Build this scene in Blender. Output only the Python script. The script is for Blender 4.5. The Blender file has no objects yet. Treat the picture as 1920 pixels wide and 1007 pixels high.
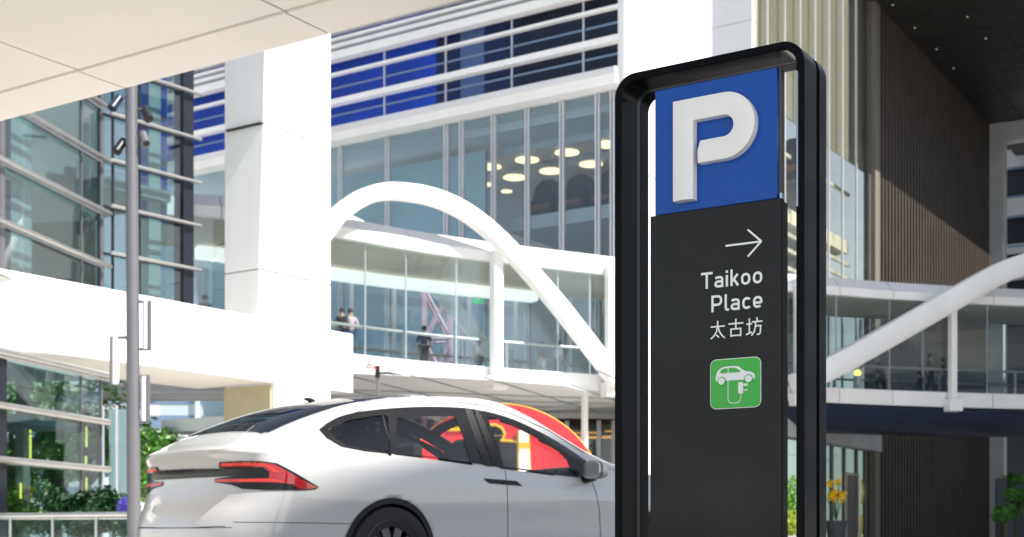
import bpy, bmesh, math, random
from math import sin, cos, radians, pi, sqrt
from mathutils import Vector, Matrix
from mathutils.bvhtree import BVHTree
from mathutils.geometry import delaunay_2d_cdt
random.seed(7)
SC = bpy.context.scene
COL = SC.collection
# ------------------------------------------------------------------ camera, world, sun, exposure
EYE = Vector((0, 0, .5))
cd = bpy.data.cameras.new('camera'); cam = bpy.data.objects.new('camera', cd); COL.objects.link(cam)
cam.location = EYE; cam.rotation_euler = (pi/2, 0, 0)
cd.sensor_width = 36; cd.lens = 2500/1920*36; cd.shift_y = (1000-503.5)/1920
cd.clip_start = .1; cd.clip_end = 1500
cd.dof.use_dof = True; cd.dof.focus_distance = 4.9; cd.dof.aperture_fstop = 5.0
SC.camera = cam
SUN_AZ = Vector((.8406, -.5417)); SUN_EL = radians(50)
w = bpy.data.worlds.new('World'); SC.world = w; w.use_nodes = True
nt = w.node_tree; sky = nt.nodes.new('ShaderNodeTexSky'); sky.sky_type = 'NISHITA'; sky.sun_disc = False
sky.sun_elevation = SUN_EL; sky.sun_rotation = math.atan2(SUN_AZ.x, SUN_AZ.y)
sky.air_density = 1.0; sky.dust_density = .6
hs = nt.nodes.new('ShaderNodeHueSaturation'); hs.inputs['Saturation'].default_value = .55; nt.links.new(sky.outputs[0], hs.inputs['Color'])
nt.links.new(hs.outputs[0], nt.nodes['Background'].inputs[0]); nt.nodes['Background'].inputs[1].default_value = .085
sl = bpy.data.lights.new('sun', 'SUN'); sl.energy = 4.4; sl.angle = radians(.5); sl.color = (1, .955, .89)
so = bpy.data.objects.new('sun', sl); COL.objects.link(so)
sd = Vector((SUN_AZ.x*cos(SUN_EL), SUN_AZ.y*cos(SUN_EL), sin(SUN_EL)))
so.rotation_euler = sd.to_track_quat('Z', 'Y').to_euler(); so.location = (20, -20, 40)
SC.view_settings.view_transform = 'Standard'; SC.view_settings.look = 'None'
SC.view_settings.exposure = 1.17; SC.view_settings.gamma = 1
SC.cycles.max_bounces = 10; SC.cycles.transparent_max_bounces = 24; SC.cycles.transmission_bounces = 8
SC.cycles.diffuse_bounces = 5

# ------------------------------------------------------------------ materials
M = {}
def mat(name, col, rough=.5, metal=0, var=.06, scale=3., coat=0, emit=0, bump=0, spec=.5, stretch=None, rvar=0):
    m = bpy.data.materials.new(name); m.use_nodes = True; n = m.node_tree; b = n.nodes['Principled BSDF']
    tc = n.nodes.new('ShaderNodeTexCoord'); ns = n.nodes.new('ShaderNodeTexNoise'); ns.inputs['Scale'].default_value = scale
    ns.inputs['Detail'].default_value = 5
    src = tc.outputs['Object']
    if stretch:
        mp = n.nodes.new('ShaderNodeMapping'); mp.inputs['Scale'].default_value = stretch; n.links.new(src, mp.inputs[0]); src = mp.outputs[0]
    n.links.new(src, ns.inputs['Vector'])
    rp = n.nodes.new('ShaderNodeValToRGB'); rp.color_ramp.elements[0].position = .3; rp.color_ramp.elements[1].position = .7
    c = Vector(col)
    rp.color_ramp.elements[0].color = (*(c*(1-var)), 1); rp.color_ramp.elements[1].color = (*[min(1, k*(1+var)) for k in c], 1)
    n.links.new(ns.outputs[0], rp.inputs[0]); n.links.new(rp.outputs[0], b.inputs['Base Color'])
    b.inputs['Roughness'].default_value = rough; b.inputs['Metallic'].default_value = metal
    b.inputs['Coat Weight'].default_value = coat; b.inputs['Coat Roughness'].default_value = .04
    b.inputs['Specular IOR Level'].default_value = spec
    if rvar:
        n2 = n.nodes.new('ShaderNodeTexNoise'); n2.inputs['Scale'].default_value = 2.2; n2.inputs['Detail'].default_value = 6; n.links.new(tc.outputs['Object'], n2.inputs[0])
        mr = n.nodes.new('ShaderNodeMapRange'); mr.inputs[1].default_value = .3; mr.inputs[2].default_value = .7; mr.inputs[3].default_value = rough; mr.inputs[4].default_value = rough+rvar
        n.links.new(n2.outputs[0], mr.inputs[0]); n.links.new(mr.outputs[0], b.inputs['Roughness'])
    if emit:
        b.inputs['Emission Color'].default_value = (*col, 1); b.inputs['Emission Strength'].default_value = emit
    if bump:
        bp = n.nodes.new('ShaderNodeBump'); bp.inputs['Strength'].default_value = bump; n.links.new(ns.outputs[0], bp.inputs['Height'])
        n.links.new(bp.outputs[0], b.inputs['Normal'])
    M[name] = m; return m
def glass(name, tint, refl=.08, rough=.0, gcol=(1, 1, 1), wav=0., graze=.5):
    m = bpy.data.materials.new(name); m.use_nodes = True; n = m.node_tree; n.nodes.remove(n.nodes['Principled BSDF'])
    out = n.nodes['Material Output']; t = n.nodes.new('ShaderNodeBsdfTransparent'); t.inputs[0].default_value = (*tint, 1)
    g = n.nodes.new('ShaderNodeBsdfGlossy'); g.inputs['Roughness'].default_value = rough; g.inputs[0].default_value = (*gcol, 1)
    f = n.nodes.new('ShaderNodeLayerWeight'); f.inputs[0].default_value = .45
    ma = n.nodes.new('ShaderNodeMapRange'); ma.inputs[3].default_value = refl; ma.inputs[4].default_value = min(1, refl+graze)
    pw = n.nodes.new('ShaderNodeMath'); pw.operation = 'POWER'; pw.inputs[1].default_value = 4
    f.inputs[0].default_value = .5; n.links.new(f.outputs['Facing'], pw.inputs[0]); n.links.new(pw.outputs[0], ma.inputs[0])
    if wav:
        ns = n.nodes.new('ShaderNodeTexNoise'); ns.inputs['Scale'].default_value = .5; tc = n.nodes.new('ShaderNodeTexCoord')
        n.links.new(tc.outputs['Object'], ns.inputs[0]); bp = n.nodes.new('ShaderNodeBump'); bp.inputs['Strength'].default_value = wav
        bp.inputs['Distance'].default_value = .1
        n.links.new(ns.outputs[0], bp.inputs['Height']); n.links.new(bp.outputs[0], g.inputs['Normal'])
    mx = n.nodes.new('ShaderNodeMixShader'); n.links.new(ma.outputs[0], mx.inputs[0]); n.links.new(t.outputs[0], mx.inputs[1])
    n.links.new(g.outputs[0], mx.inputs[2]); n.links.new(mx.outputs[0], out.inputs[0]); M[name] = m; return m

mat('white', (.80, .80, .79), .42, var=.05, scale=.5, stretch=(1.5,1.5,.35), rvar=.25)
mat('offwhite', (.66, .665, .675), .45, var=.04, scale=.5)
mat('cream', (.88, .85, .80), .55, var=.03, scale=.8)
mat('concrete', (.52, .53, .52), .7, var=.10, scale=.7)
mat('paving', (.58, .55, .51), .8, var=.12, scale=.5)
mat('asphalt', (.10, .10, .105), .85, var=.2, scale=2)
mat('beige', (.50, .46, .37), .6, var=.08, scale=.5)
mat('blind_or_reflection', (.26, .265, .26), .7, var=.10, scale=.25, stretch=(3, 3, .4))
mat('post_beige', (.17, .155, .12), .6)
mat('olive', (.42, .38, .24), .6, var=.05)
mat('silver', (.62, .62, .62), .28, 1, var=.05)
mat('brushed', (.50, .49, .48), .35, .9, var=.06)
mat('grey_metal', (.16, .16, .175), .4, .4, var=.06)
mat('light_metal', (.60, .60, .63), .35, .3, var=.05)
mat('gap', (.03, .03, .03), .8)
mat('black', (.008, .008, .01), .4)
mat('mullion', (.01, .012, .02), .35)
mat('brown', (.052, .040, .031), .6, var=.2, scale=.8)
mat('dark_brown', (.007, .006, .005), .7, var=.2)
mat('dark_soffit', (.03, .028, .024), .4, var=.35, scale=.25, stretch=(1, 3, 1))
mat('navy_or_shade', (.016, .026, .055), .35, var=.15, scale=.3)
mat('blue_glass_or_reflection', (.0, .06, .42), .45, var=.35, scale=.25)
mat('reflected_navy', (.001, .006, .06), .4, var=.3, scale=.4)
mat('ink_glass_or_reflection', (.001, .0015, .008), .4, var=.3, scale=.4)
mat('slate', (.15, .22, .33), .5, var=.05)
mat('teal_wall', (.035, .085, .085), .6, var=.25, scale=.2, stretch=(2, 2, .5))
mat('pale_teal', (.42, .54, .58), .6, var=.12, scale=.3)
mat('grey_wall', (.16, .18, .19), .6, var=.15, scale=.3)
mat('dark_wall', (.05, .06, .065), .6, var=.4, scale=.5)
mat('lamp_disc', (1, .74, .42), .5, emit=1.0)
mat('glow_white', (.95, 1, .95), .5, emit=.35)
mat('lamp_amber', (1, .38, .07), .5, emit=.9)
mat('glow_yellow', (1, .85, .15), .5, emit=.9)
mat('exit_green', (.03, .45, .16), .5, emit=.35)
mat('seat_dark', (.03, .035, .045), .6, var=.4)
mat('seat_rust', (.20, .08, .04), .6)
mat('pink_steel', (.42, .28, .34), .5)
mat('red', (.75, .035, .045), .4, var=.06)
mat('yellow', (.90, .62, .02), .45, var=.1)
mat('leaf', (.09, .26, .04), .5, var=.5, scale=1.5)
mat('leaf_bright', (.20, .42, .06), .5, var=.45, scale=1.5)
mat('leaf_lime', (.40, .48, .06), .5, var=.4, scale=2)
mat('leaf_dark', (.02, .07, .025), .5, var=.5, scale=2)
mat('bark', (.13, .10, .07), .8)
mat('violet', (.14, .10, .55), .6, var=.2)
mat('skin', (.50, .33, .24), .55)
mat('hair', (.015, .012, .01), .6)
mat('cloth_navy', (.02, .03, .07), .8); mat('cloth_dark', (.015, .015, .02), .8); mat('cloth_pink', (.55, .42, .46), .8)
mat('cloth_grey', (.22, .23, .25), .8); mat('cloth_white', (.68, .68, .66), .8); mat('cloth_denim', (.07, .10, .18), .8)
mat('sign_black', (.0035, .004, .0045), .22, var=.05, spec=.3)
mat('sign_panel', (.0065, .0068, .0055), .26, var=.15, spec=.35, scale=1.5, rvar=.22)
mat('sign_blue', (.0, .062, .34), .06, var=.04, spec=.5, rvar=.2)
mat('letter_white', (.78, .77, .74), .35, var=.015)
mat('ink_white', (.84, .84, .80), .5, var=.02)
mat('sign_green', (.05, .44, .055), .3, var=.03)
mat('car_paint', (.54, .532, .52), .30, var=.01, coat=1.0)
mat('car_black', (.012, .012, .012), .18, spec=.3)
mat('car_satin', (.025, .025, .026), .5, spec=.2)
mat('cabin', (.035, .035, .038), .75)
mat('tyre', (.015, .015, .015), .75)
mat('rim', (.10, .10, .105), .35, .8)
mat('tail_red', (.33, .006, .006), .12, coat=1, spec=.6)
mat('tail_bright', (.75, .04, .03), .3, emit=.08)
mat('mirror_face', (.80, .80, .80), .32, 1, var=.02)
mat('frame_glint', (.42, .44, .47), .16, 1, var=.15, scale=4, stretch=(1,1,.5))
mat('chrome', (.75, .75, .75), .08, 1)
glass('glass_teal', (.58, .70, .71), .15, wav=.02)
glass('glass_clear', (.88, .92, .93), .05, wav=.02)
glass('glass_lobby', (.81, .88, .91), .05, wav=.02)
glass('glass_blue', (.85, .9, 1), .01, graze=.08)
glass('glass_beige', (.86, .86, .80), .04, wav=.02, graze=.04)
glass('car_tint', (.80, .78, .78), .05)
glass('roof_tint', (.42, .42, .42), .10)
glass('car_dark', (.10, .10, .10), .05)
glass('shop_glass', (.60, .68, .66), .08)

M['sign_black'].node_tree.nodes['Principled BSDF'].inputs['IOR'].default_value = 1.22
# ------------------------------------------------------------------ helpers
def at(px, Y, py=None):                       # a photo pixel (1920 wide) at a distance Y metres
    x = (px-960)/2500*Y
    return Vector((x, Y)) if py is None else Vector((x, Y, .5+(1000-py)/2500*Y))
def zat(py, Y): return .5+(1000-py)/2500*Y
UU = Vector((.8406, -.5417)); VV = Vector((.5417, .8406))
class Fr:                                      # plan frame: u along d, v along the normal pointing away (left of d)
    def __init__(s, o, d):
        s.o = Vector(o[:2]); s.d = Vector(d[:2]).normalized(); s.n = Vector((-s.d.y, s.d.x))
    def p(s, u, v, z): q = s.o+s.d*u+s.n*v; return Vector((q.x, q.y, z))
    def u(s, px, v=0):
        k = (px-960)/2500; a = s.o+s.n*v
        return (k*a.y-a.x)/(s.d.x-k*s.d.y)
NOSPLIT = {'slats','panel_joints','reflected_bracing','blossoms','blossom','crown','foliage','trunk','stems','joint','place_name','place_name_chinese','symbol_cutouts','arrow','car_symbol','rim','seams','body','pole','pavers','security_camera','trim_or_glint','glazing_bars','transoms','cladding_bands','door_mirror','raised_letter','ceiling_ribs','symbol_wheels'}
class MB:
    def __init__(s): s.bm = bmesh.new()
    def hexa(s, P):                            # 8 points: bottom ring then top ring
        v = [s.bm.verts.new(p) for p in P]
        for f in ((0,3,2,1),(4,5,6,7),(0,1,5,4),(1,2,6,5),(2,3,7,6),(3,0,4,7)): s.bm.faces.new([v[i] for i in f])
        return s
    def fbox(s, f, u0, u1, v0, v1, z0, z1):
        return s.hexa([f.p(u0,v0,z0),f.p(u1,v0,z0),f.p(u1,v1,z0),f.p(u0,v1,z0),f.p(u0,v0,z1),f.p(u1,v0,z1),f.p(u1,v1,z1),f.p(u0,v1,z1)])
    def box(s, x0,x1,y0,y1,z0,z1): return s.fbox(Fr((0,0),(1,0)),x0,x1,y0,y1,z0,z1)
    def quad(s, *P): s.bm.faces.new([s.bm.verts.new(p) for p in P]); return s
    def prism(s, pts, off):                    # planar polygon extruded by a vector
        a = [s.bm.verts.new(p) for p in pts]; b = [s.bm.verts.new(Vector(p)+Vector(off)) for p in pts]
        s.bm.faces.new(a[::-1]); s.bm.faces.new(b); n = len(a)
        for i in range(n): s.bm.faces.new((a[i],a[(i+1)%n],b[(i+1)%n],b[i]))
        return s
    def tube(s, pts, r, n=10, cap=True, flat=1., up=None):
        pts = [Vector(p) for p in pts]; rings = []
        rr = r if isinstance(r, (list, tuple)) else [r]*len(pts)
        for i, p in enumerate(pts):
            t = (pts[min(i+1,len(pts)-1)]-pts[max(i-1,0)]).normalized()
            a = Vector(up) if up else (Vector((0,0,1)) if abs(t.z) < .9 else Vector((1,0,0)))
            x = t.cross(a).normalized(); y = x.cross(t)
            rings.append([s.bm.verts.new(p+(x*cos(2*pi*k/n)*flat+y*sin(2*pi*k/n))*rr[i]) for k in range(n)])
        for A, B in zip(rings, rings[1:]):
            for k in range(n): s.bm.faces.new((A[k],A[(k+1)%n],B[(k+1)%n],B[k]))
        if cap: s.bm.faces.new(rings[0][::-1]); s.bm.faces.new(rings[-1])
        return s
    def sweep(s, path, prof, closed=False, cap=True):   # path: plan points with normals; prof: (offset, z)
        rings = []
        for i, (p, n) in enumerate(path):
            rings.append([s.bm.verts.new((p.x+n.x*o, p.y+n.y*o, z)) for o, z in prof])
        m = len(prof)
        for A, B in zip(rings, rings[1:]):
            for k in range(m): s.bm.faces.new((A[k],B[k],B[(k+1)%m],A[(k+1)%m]))
        if cap: s.bm.faces.new(rings[0]); s.bm.faces.new(rings[-1][::-1])
        return s
    def ball(s, c, r, sc=(1,1,1), seg=12):
        m = Matrix.Translation(c) @ Matrix.Diagonal((*[k*r for k in sc],1))
        bmesh.ops.create_uvsphere(s.bm, u_segments=seg, v_segments=max(6,seg//2+2), radius=1, matrix=m); return s
    def build(s, name, m, parent=None, smooth=False, bevel=0, mats=None, recalc=True):
        if recalc: bmesh.ops.recalc_face_normals(s.bm, faces=s.bm.faces)
        if name not in NOSPLIT and parent is not None:
            s.bm.verts.index_update(); seen = {}; isl = []
            for v0 in s.bm.verts:
                if v0 in seen: continue
                st = [v0]; seen[v0] = len(isl); cur = [v0]
                while st:
                    v = st.pop()
                    for e in v.link_edges:
                        q = e.other_vert(v)
                        if q not in seen: seen[q] = len(isl); st.append(q); cur.append(q)
                isl.append(cur)
                if len(isl) > 110: break
            if 1 < len(isl) <= 110:
                first = None
                for k in range(len(isl)):
                    m2 = MB(); mp = {}
                    for v in isl[k]: mp[v] = m2.bm.verts.new(v.co)
                    fs = set()
                    for v in isl[k]: fs.update(v.link_faces)
                    for f in sorted(fs, key=lambda f: f.index): m2.bm.faces.new([mp[v] for v in f.verts])
                    o = m2._one(name, m, parent, smooth, bevel, mats)
                    first = first or o
                s.bm.free(); return first
        return s._one(name, m, parent, smooth, bevel, mats)
    def _one(s, name, m, parent, smooth, bevel, mats):
        o_ = Vector((0,0,0))
        if parent is None:
            xs = [v.co for v in s.bm.verts]
            o_ = Vector((sum(v.x for v in xs)/len(xs), sum(v.y for v in xs)/len(xs), min(v.z for v in xs)))
        else:
            q = parent
            while q: o_ = o_+q.location; q = q.parent
        bmesh.ops.translate(s.bm, vec=-o_, verts=s.bm.verts)
        me = bpy.data.meshes.new(name); s.bm.to_mesh(me); s.bm.free()
        for k in (mats or [m]): me.materials.append(M[k])
        if smooth:
            for p in me.polygons: p.use_smooth = True
            if smooth != 'all': me.set_sharp_from_angle(angle=radians(40))
        o = bpy.data.objects.new(name, me); COL.objects.link(o)
        if parent is None: o.location = o_
        else: o.parent = parent
        if bevel:
            b = o.modifiers.new('bevel', 'BEVEL'); b.width = bevel; b.segments = 2; b.limit_method = 'ANGLE'
            b.harden_normals = False
        return o
def tag(o, label=None, cat=None, group=None, kind=None):
    if label: o['label'] = label
    if cat: o['category'] = cat
    if group: o['group'] = group
    if kind: o['kind'] = kind
    return o
def thing(name, loc, label, cat, group=None):
    o = bpy.data.objects.new(name, None); COL.objects.link(o); o.location = Vector(loc) if len(loc) == 3 else Vector((loc[0], loc[1], 0))
    o.empty_display_size = .2
    return tag(o, label, cat, group)
def dup(root, loc, label=None, swap=None):
    def rec(o, par):
        c = o.copy(); COL.objects.link(c); c.parent = par
        for ch in list(o.children): rec(ch, c)
        return c
    r = rec(root, None); r.location = loc
    if label: r['label'] = label
    return r
def cat_rom(P, n):
    out = []
    P = [Vector(p) for p in P]
    for i in range(len(P)-1):
        a, b, c, d = P[max(i-1,0)], P[i], P[i+1], P[min(i+2,len(P)-1)]
        for k in range(n):
            t = k/n; out.append(.5*((2*b)+(c-a)*t+(2*a-5*b+4*c-d)*t*t+(3*b-a-3*c+d)*t**3))
    out.append(P[-1]); return out

# ------------------------------------------------------------------ ground
g = MB(); g.quad((-400,-200,0),(400,-200,0),(400,900,0),(-400,900,0)); tag(g.build('ground','paving'), kind='structure')
g = MB()
rp = [(-30,4.5),(-3,6.5),(6,16),(16,26),(60,34),(60,22),(24,16),(14,9),(3,2.5),(-30,-1)]
g.quad(*[(x,y,.004) for x,y in rp]); tag(g.build('road','asphalt'), kind='structure')

# ------------------------------------------------------------------ canopy, top left
CF = Fr(at(0,12.9), UU)                       # outer edge runs along U
cz = zat(225, 12.9)
can = thing('canopy', CF.p(2,-4,cz), 'cream panelled underside of a broad overhead canopy, nearest to the viewer', 'canopy')
m = MB(); j = [-8.2+2.39*k for k in range(0,11)]
j = [1.77+2.39*k for k in range(-4,3)]
for a, b in zip(j, j[1:]):
    for r0, r1 in ((-.52,-3.6),(-3.62,-7)):
        m.fbox(CF, a+.012, b-.012, r1+.01, r0-.01, cz+.0, cz+.12)
m.build('soffit_panels','cream',can)
m = MB()
for a, b in zip(j, j[1:]): m.fbox(CF, a+.01, b-.01, -.505, 0, cz-.012, cz+.12)
m.build('trim_or_glint','cream',can)
MB().fbox(CF, j[0], j[-1], -7, -.02, cz+.125, cz+.5).build('roof_deck','gap',can)

# ------------------------------------------------------------------ left podium band, column
PF = Fr(at(40,31.4), at(518,38.4)-at(40,31.4))
zb0, zb1 = zat(718,38.4), zat(600,38.4)
pod = thing('podium_band', PF.p(3,1,zb0), 'long plain white cladding band across the left building, ending at the white pillar', 'building band')
u518, u620, u662 = PF.u(517), PF.u(621), PF.u(662)
m = MB()
ed = [-14,-7,0,PF.u(293),PF.u(400),u518]
for a, b in zip(ed, ed[1:]): m.fbox(PF, a+.008, b-.008, 0, .3, zb0, zb1)
m.fbox(PF, u620, u662, 0, .3, zb0, zb1)
m.build('cladding','white',pod,bevel=.02)
MB().fbox(PF,-14,u518-.02,.31,3.2,zb0+.02,zb1-.5).build('slab_or_reflected_band','cream',pod)
MB().fbox(PF,u620+.02,u662-.02,.31,1.2,zb0+.02,zb1-.03).build('slab_or_reflected_band','cream',pod)

def corner_u(px, v): return PF.u(px, v)
colm = thing('pillar', PF.p(u518+1,1,0), 'tall white square pillar left of centre, its left face in shade', 'pillar')
# upper shaft tapers towards the base of its corner
za, zc_ = zb1-.6, 16.5
def colpts(pxc, z):
    uc = PF.u(pxc, .05); ue = PF.u(620, .05)
    A = PF.p(uc,.05,z); B = PF.p(ue,.05,z)
    # left face runs in -U direction to px 421
    k = (421-960)/2500; dx, dy = -UU.x, -UU.y
    t = (k*A.y-A.x)/(dx-k*dy); L = Vector((A.x+dx*t, A.y+dy*t, z)); R = L+(B-A)
    return [A,B,R,L]
m = MB(); zj1, zj2 = 8.02, 12.2
segs = [(484,za),(486,zj1-.015)],[(486,zj1+.015),(494,zj2-.015)],[(494,zj2+.015),(500,zc_)]
for (pa, z0), (pb, z1) in segs: m.hexa(colpts(pa,z0)+colpts(pb,z1))
m.build('shaft','white',colm,bevel=.02)
m = MB()
for z in (zj1,zj2):
    P = colpts(488,z); c = sum(P,Vector())/4
    Q = [c+(p-c)*.985 for p in P]; m.hexa([Vector((p.x,p.y,z-.02)) for p in Q]+[Vector((p.x,p.y,z+.02)) for p in Q])
m.build('joint','gap',colm)
m = MB(); A = PF.p(PF.u(515,.05),.05,0); 
Bp = PF.p(PF.u(620,.05),.05,0); kk = (423-960)/2500; t = (kk*A.y-A.x)/(-UU.x-kk*-UU.y)
L = A-Vector((UU.x*t,UU.y*t,0)); R = L+(Bp-A)
m.hexa([Vector((p.x,p.y,0)) for p in (A,Bp,R,L)]+[Vector((p.x,p.y,za-.01)) for p in (A,Bp,R,L)])
m.build('base','white',colm,bevel=.02)
ov = Fr((L.x,L.y),UU); ln = (A-L).length
MB().fbox(ov,0,ln-.12,-.06,-.005,0,zb0-.05).build('cladding_panel','olive',colm)

# ------------------------------------------------------------------ left glass building (upper)
lg = thing('glass_building', (-13,36,0), 'curved green-blue glass frontage with silver rails above the white band at left', 'building')
GA = Fr(at(-120,29.5), at(190,36.2)-at(0,31.2)); GA = Fr(at(0,31.2), at(190,36.2)-at(0,31.2)); GB = Fr(at(190,36.2), at(365,38.7)-at(190,36.2))
ua0, ua1, ub1 = -10, GA.u(190), GB.u(360)
ztop = 15.5
m = MB()
m.fbox(GA,ua0,ua1,0,.03,zb1+.05,ztop); m.build('glazing','glass_teal',lg)
MB().fbox(GB,0.03,ub1-.4,0,.03,zb1-.3,ztop).build('glazing','glass_teal',lg)
m = MB()
for z in (6.45,7.75,9.19,10.6,12.05,13.4): m.tube([GA.p(ua0,-.22,z),GA.p(ua1+.1,-.22,z)],.06,10)
for z in (6.9,8.12,9.4,10.64,11.9,13.2): m.tube([GB.p(.15,-.22,z),GB.p(ub1+.15,-.22,z)],.052,10)
m.build('rails','brushed',lg,smooth=True)
m = MB()
for z in (6.45,7.75,9.19,10.6,12.05,13.4):
    m.fbox(GA,ua0,ua1,-.02,.05,z-.05,z+.03)
m.fbox(GA,ua1-.05,ua1+.05,-.03,.09,zb1,ztop); m.fbox(GA,GA.u(153)-.02,GA.u(153)+.02,-.02,.06,zb1,ztop)
m.fbox(GA,GA.u(5)-.2,GA.u(5),-.06,.12,zb1,ztop)
m.build('transoms','grey_metal',lg)
MB().fbox(GB,GB.u(341),GB.u(360),-.08,.35,zb1-.5,ztop).build('corner_mullion','mullion',lg)
m = MB()
for z in (6.9,8.12,9.4,10.64,11.9,13.2): m.fbox(GB,.05,GB.u(341),-.02,.05,z-.03,z+.03)
for px in (212,262,): m.fbox(GB,GB.u(px)-.025,GB.u(px)+.025,-.02,.06,zb1,ztop)
m.build('transoms','mullion',lg)
# interior, and reflections built as solid parts
m = MB(); m.fbox(GA,ua0,ua1+.5,5.5,5.7,zb1-.4,ztop); m.build('back_wall','teal_wall',lg)
MB().fbox(GB,-.2,ub1,4.2,4.4,zb1-.4,ztop).build('back_wall','grey_wall',lg)
m = MB(); m.fbox(GA,ua0,ua1,.15,5.4,9.0,9.3); m.fbox(GA,ua0,ua1,.15,5.4,13,13.3); m.fbox(GB,.2,ub1-.6,.2,4.1,10.0,10.3)
m.build('slab_or_reflected_band','concrete',lg)
m = MB(); m.fbox(GA,GA.u(45),GA.u(84),.35,.9,zb1,ztop); m.fbox(GB,GB.u(300),GB.u(322),.5,.9,zb1,ztop)  # left one is a reflection in the glass, built as a column
m.build('column_or_reflection','white',lg)
MB().fbox(GB,GB.u(268),GB.u(338),.6,.65,9.5,ztop).build('sky_reflection','blue_glass_or_reflection',lg)  # sky reflected in the glass, put in as a blue panel
MB().fbox(GA,GA.u(96),GA.u(120),.9,1.0,zb1,11.2).build('column_or_reflection','pale_teal',lg)
m = MB(); m.fbox(GA,GA.u(22),GA.u(42),.3,.4,zb1,11.8); m.build('dark_panel','navy_or_shade',lg)
m = MB()
for px in (100,128,165): m.fbox(GA,GA.u(px)-.06,GA.u(px)+.06,1.8,1.95,zb1,ztop)
m.build('inner_post','pale_teal',lg)
MB().fbox(GA,ua0,ua1,.1,5.6,ztop,ztop+.4).build('roof','offwhite',lg)

# ------------------------------------------------------------------ lower left glass pavilion
lp = thing('glass_pavilion', at(100,31), 'low green glass pavilion with thick silver rails below the white band', 'building')
LF = Fr(at(0,27.6), at(190,31.6)-at(0,27.6)); ul = LF.u(190)
zr = [zat(706,31.6)+.02, zat(792,31.6), zat(880,31.6)]
MB().fbox(LF,-8,ul,0,.03,0,zr[0]-.05).build('glazing','glass_teal',lp)
m = MB()
for z in zr: m.tube([LF.p(-8,-.15,z),LF.p(ul+.08,-.15,z)],.075,10)
m.tube([LF.p(-8,-.15,zr[0]-.11),LF.p(ul+.08,-.15,zr[0]-.11)],.03,8)
m.build('rails','brushed',lp,smooth=True)
m = MB(); m.fbox(LF,LF.u(-8),LF.u(9),-.05,.12,0,zr[0]-.06); m.build('mullion','mullion',lp)
m = MB(); m.fbox(LF,ul-.03,ul+.03,-.02,.06,0,zr[0]); m.fbox(LF,LF.u(152)-.012,LF.u(152)+.012,-.02,.04,0,zr[0])
for z in zr[1:]: m.fbox(LF,-8,ul,-.015,.04,z-.04,z+.02)
m.build('transoms','grey_metal',lp)
m = MB()
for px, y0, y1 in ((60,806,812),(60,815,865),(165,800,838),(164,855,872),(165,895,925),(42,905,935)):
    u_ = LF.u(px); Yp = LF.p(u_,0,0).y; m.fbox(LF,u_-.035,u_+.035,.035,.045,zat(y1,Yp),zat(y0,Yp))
m.build('yellow_banner','glow_yellow',lp)  # banner strips glow in their own colour, no lamp behind
m = MB(); m.fbox(LF,-8,ul-.1,.1,6,zr[0]-.12,zr[0]+.02); m.build('roof','offwhite',lp)
m = MB(); m.fbox(LF,LF.u(56),LF.u(72),.9,1.1,0,zr[0]-.15); m.fbox(LF,LF.u(140),LF.u(152),1.3,1.5,0,zr[0]-.15); m.fbox(LF,LF.u(90),LF.u(120),3.2,3.6,0,zr[0]-.15)
m.build('column_or_reflection','beige',lp)
m = MB(); m.fbox(LF,-6,ul+1.6,5.0,5.1,0,zr[0]-.14); m.build('back_wall','pale_teal',lp)
m = MB(); m.fbox(LF,LF.u(40),ul-.1,.6,4.2,zr[1]-.2,zr[1]-.02); m.build('mezzanine','grey_wall',lp)
tp = Fr(at(192,33.6), at(242,33.4)-at(192,33.6))
tpo = thing('glass_screen', tp.p(.3,0,0), 'pale turquoise glass screen standing just left of the lamp post', 'glass screen')
MB().fbox(tp,0,.78,0,.03,.0,zat(760,33.5)).build('pane','glass_clear',tpo)
m = MB()
for k in range(3): m.fbox(tp,k*.39-.02,k*.39+.02,-.02,.06,0,zat(760,33.5))
m.build('frame','light_metal',tpo)
MB().fbox(tp,0,.78,.3,.35,.0,zat(765,33.5)).build('screen_back','pale_teal',tpo)

# ------------------------------------------------------------------ balustrade in front
bl = thing('glass_balustrade', at(120,26), 'frosted green glass balustrade with round steel handrail in front of the plants', 'railing')
BF = Fr(at(-60,26.5), at(262,25.2)-at(-60,26.5)); ue = BF.u(262)
m = MB(); m.tube([BF.p(0,0,zat(966,26)),BF.p(ue,0,zat(964,25.3))],.05,10)
m.tube([BF.p(0,0.05,zat(972,26)),BF.p(ue,0.05,zat(972,25.3))],.018,8)
m.build('handrail','silver',bl,smooth=True)
m = MB()
for k in range(4): m.fbox(BF,k*ue/4+.02,(k+1)*ue/4-.02,.03,.05,.06,.78)
m.build('pane','glass_clear',bl)
for k in range(5):
    MB().tube([BF.p(k*ue/4,.02,0),BF.p(k*ue/4,.02,.84)],.028,8).build('post','silver',bl,smooth=True)

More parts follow.
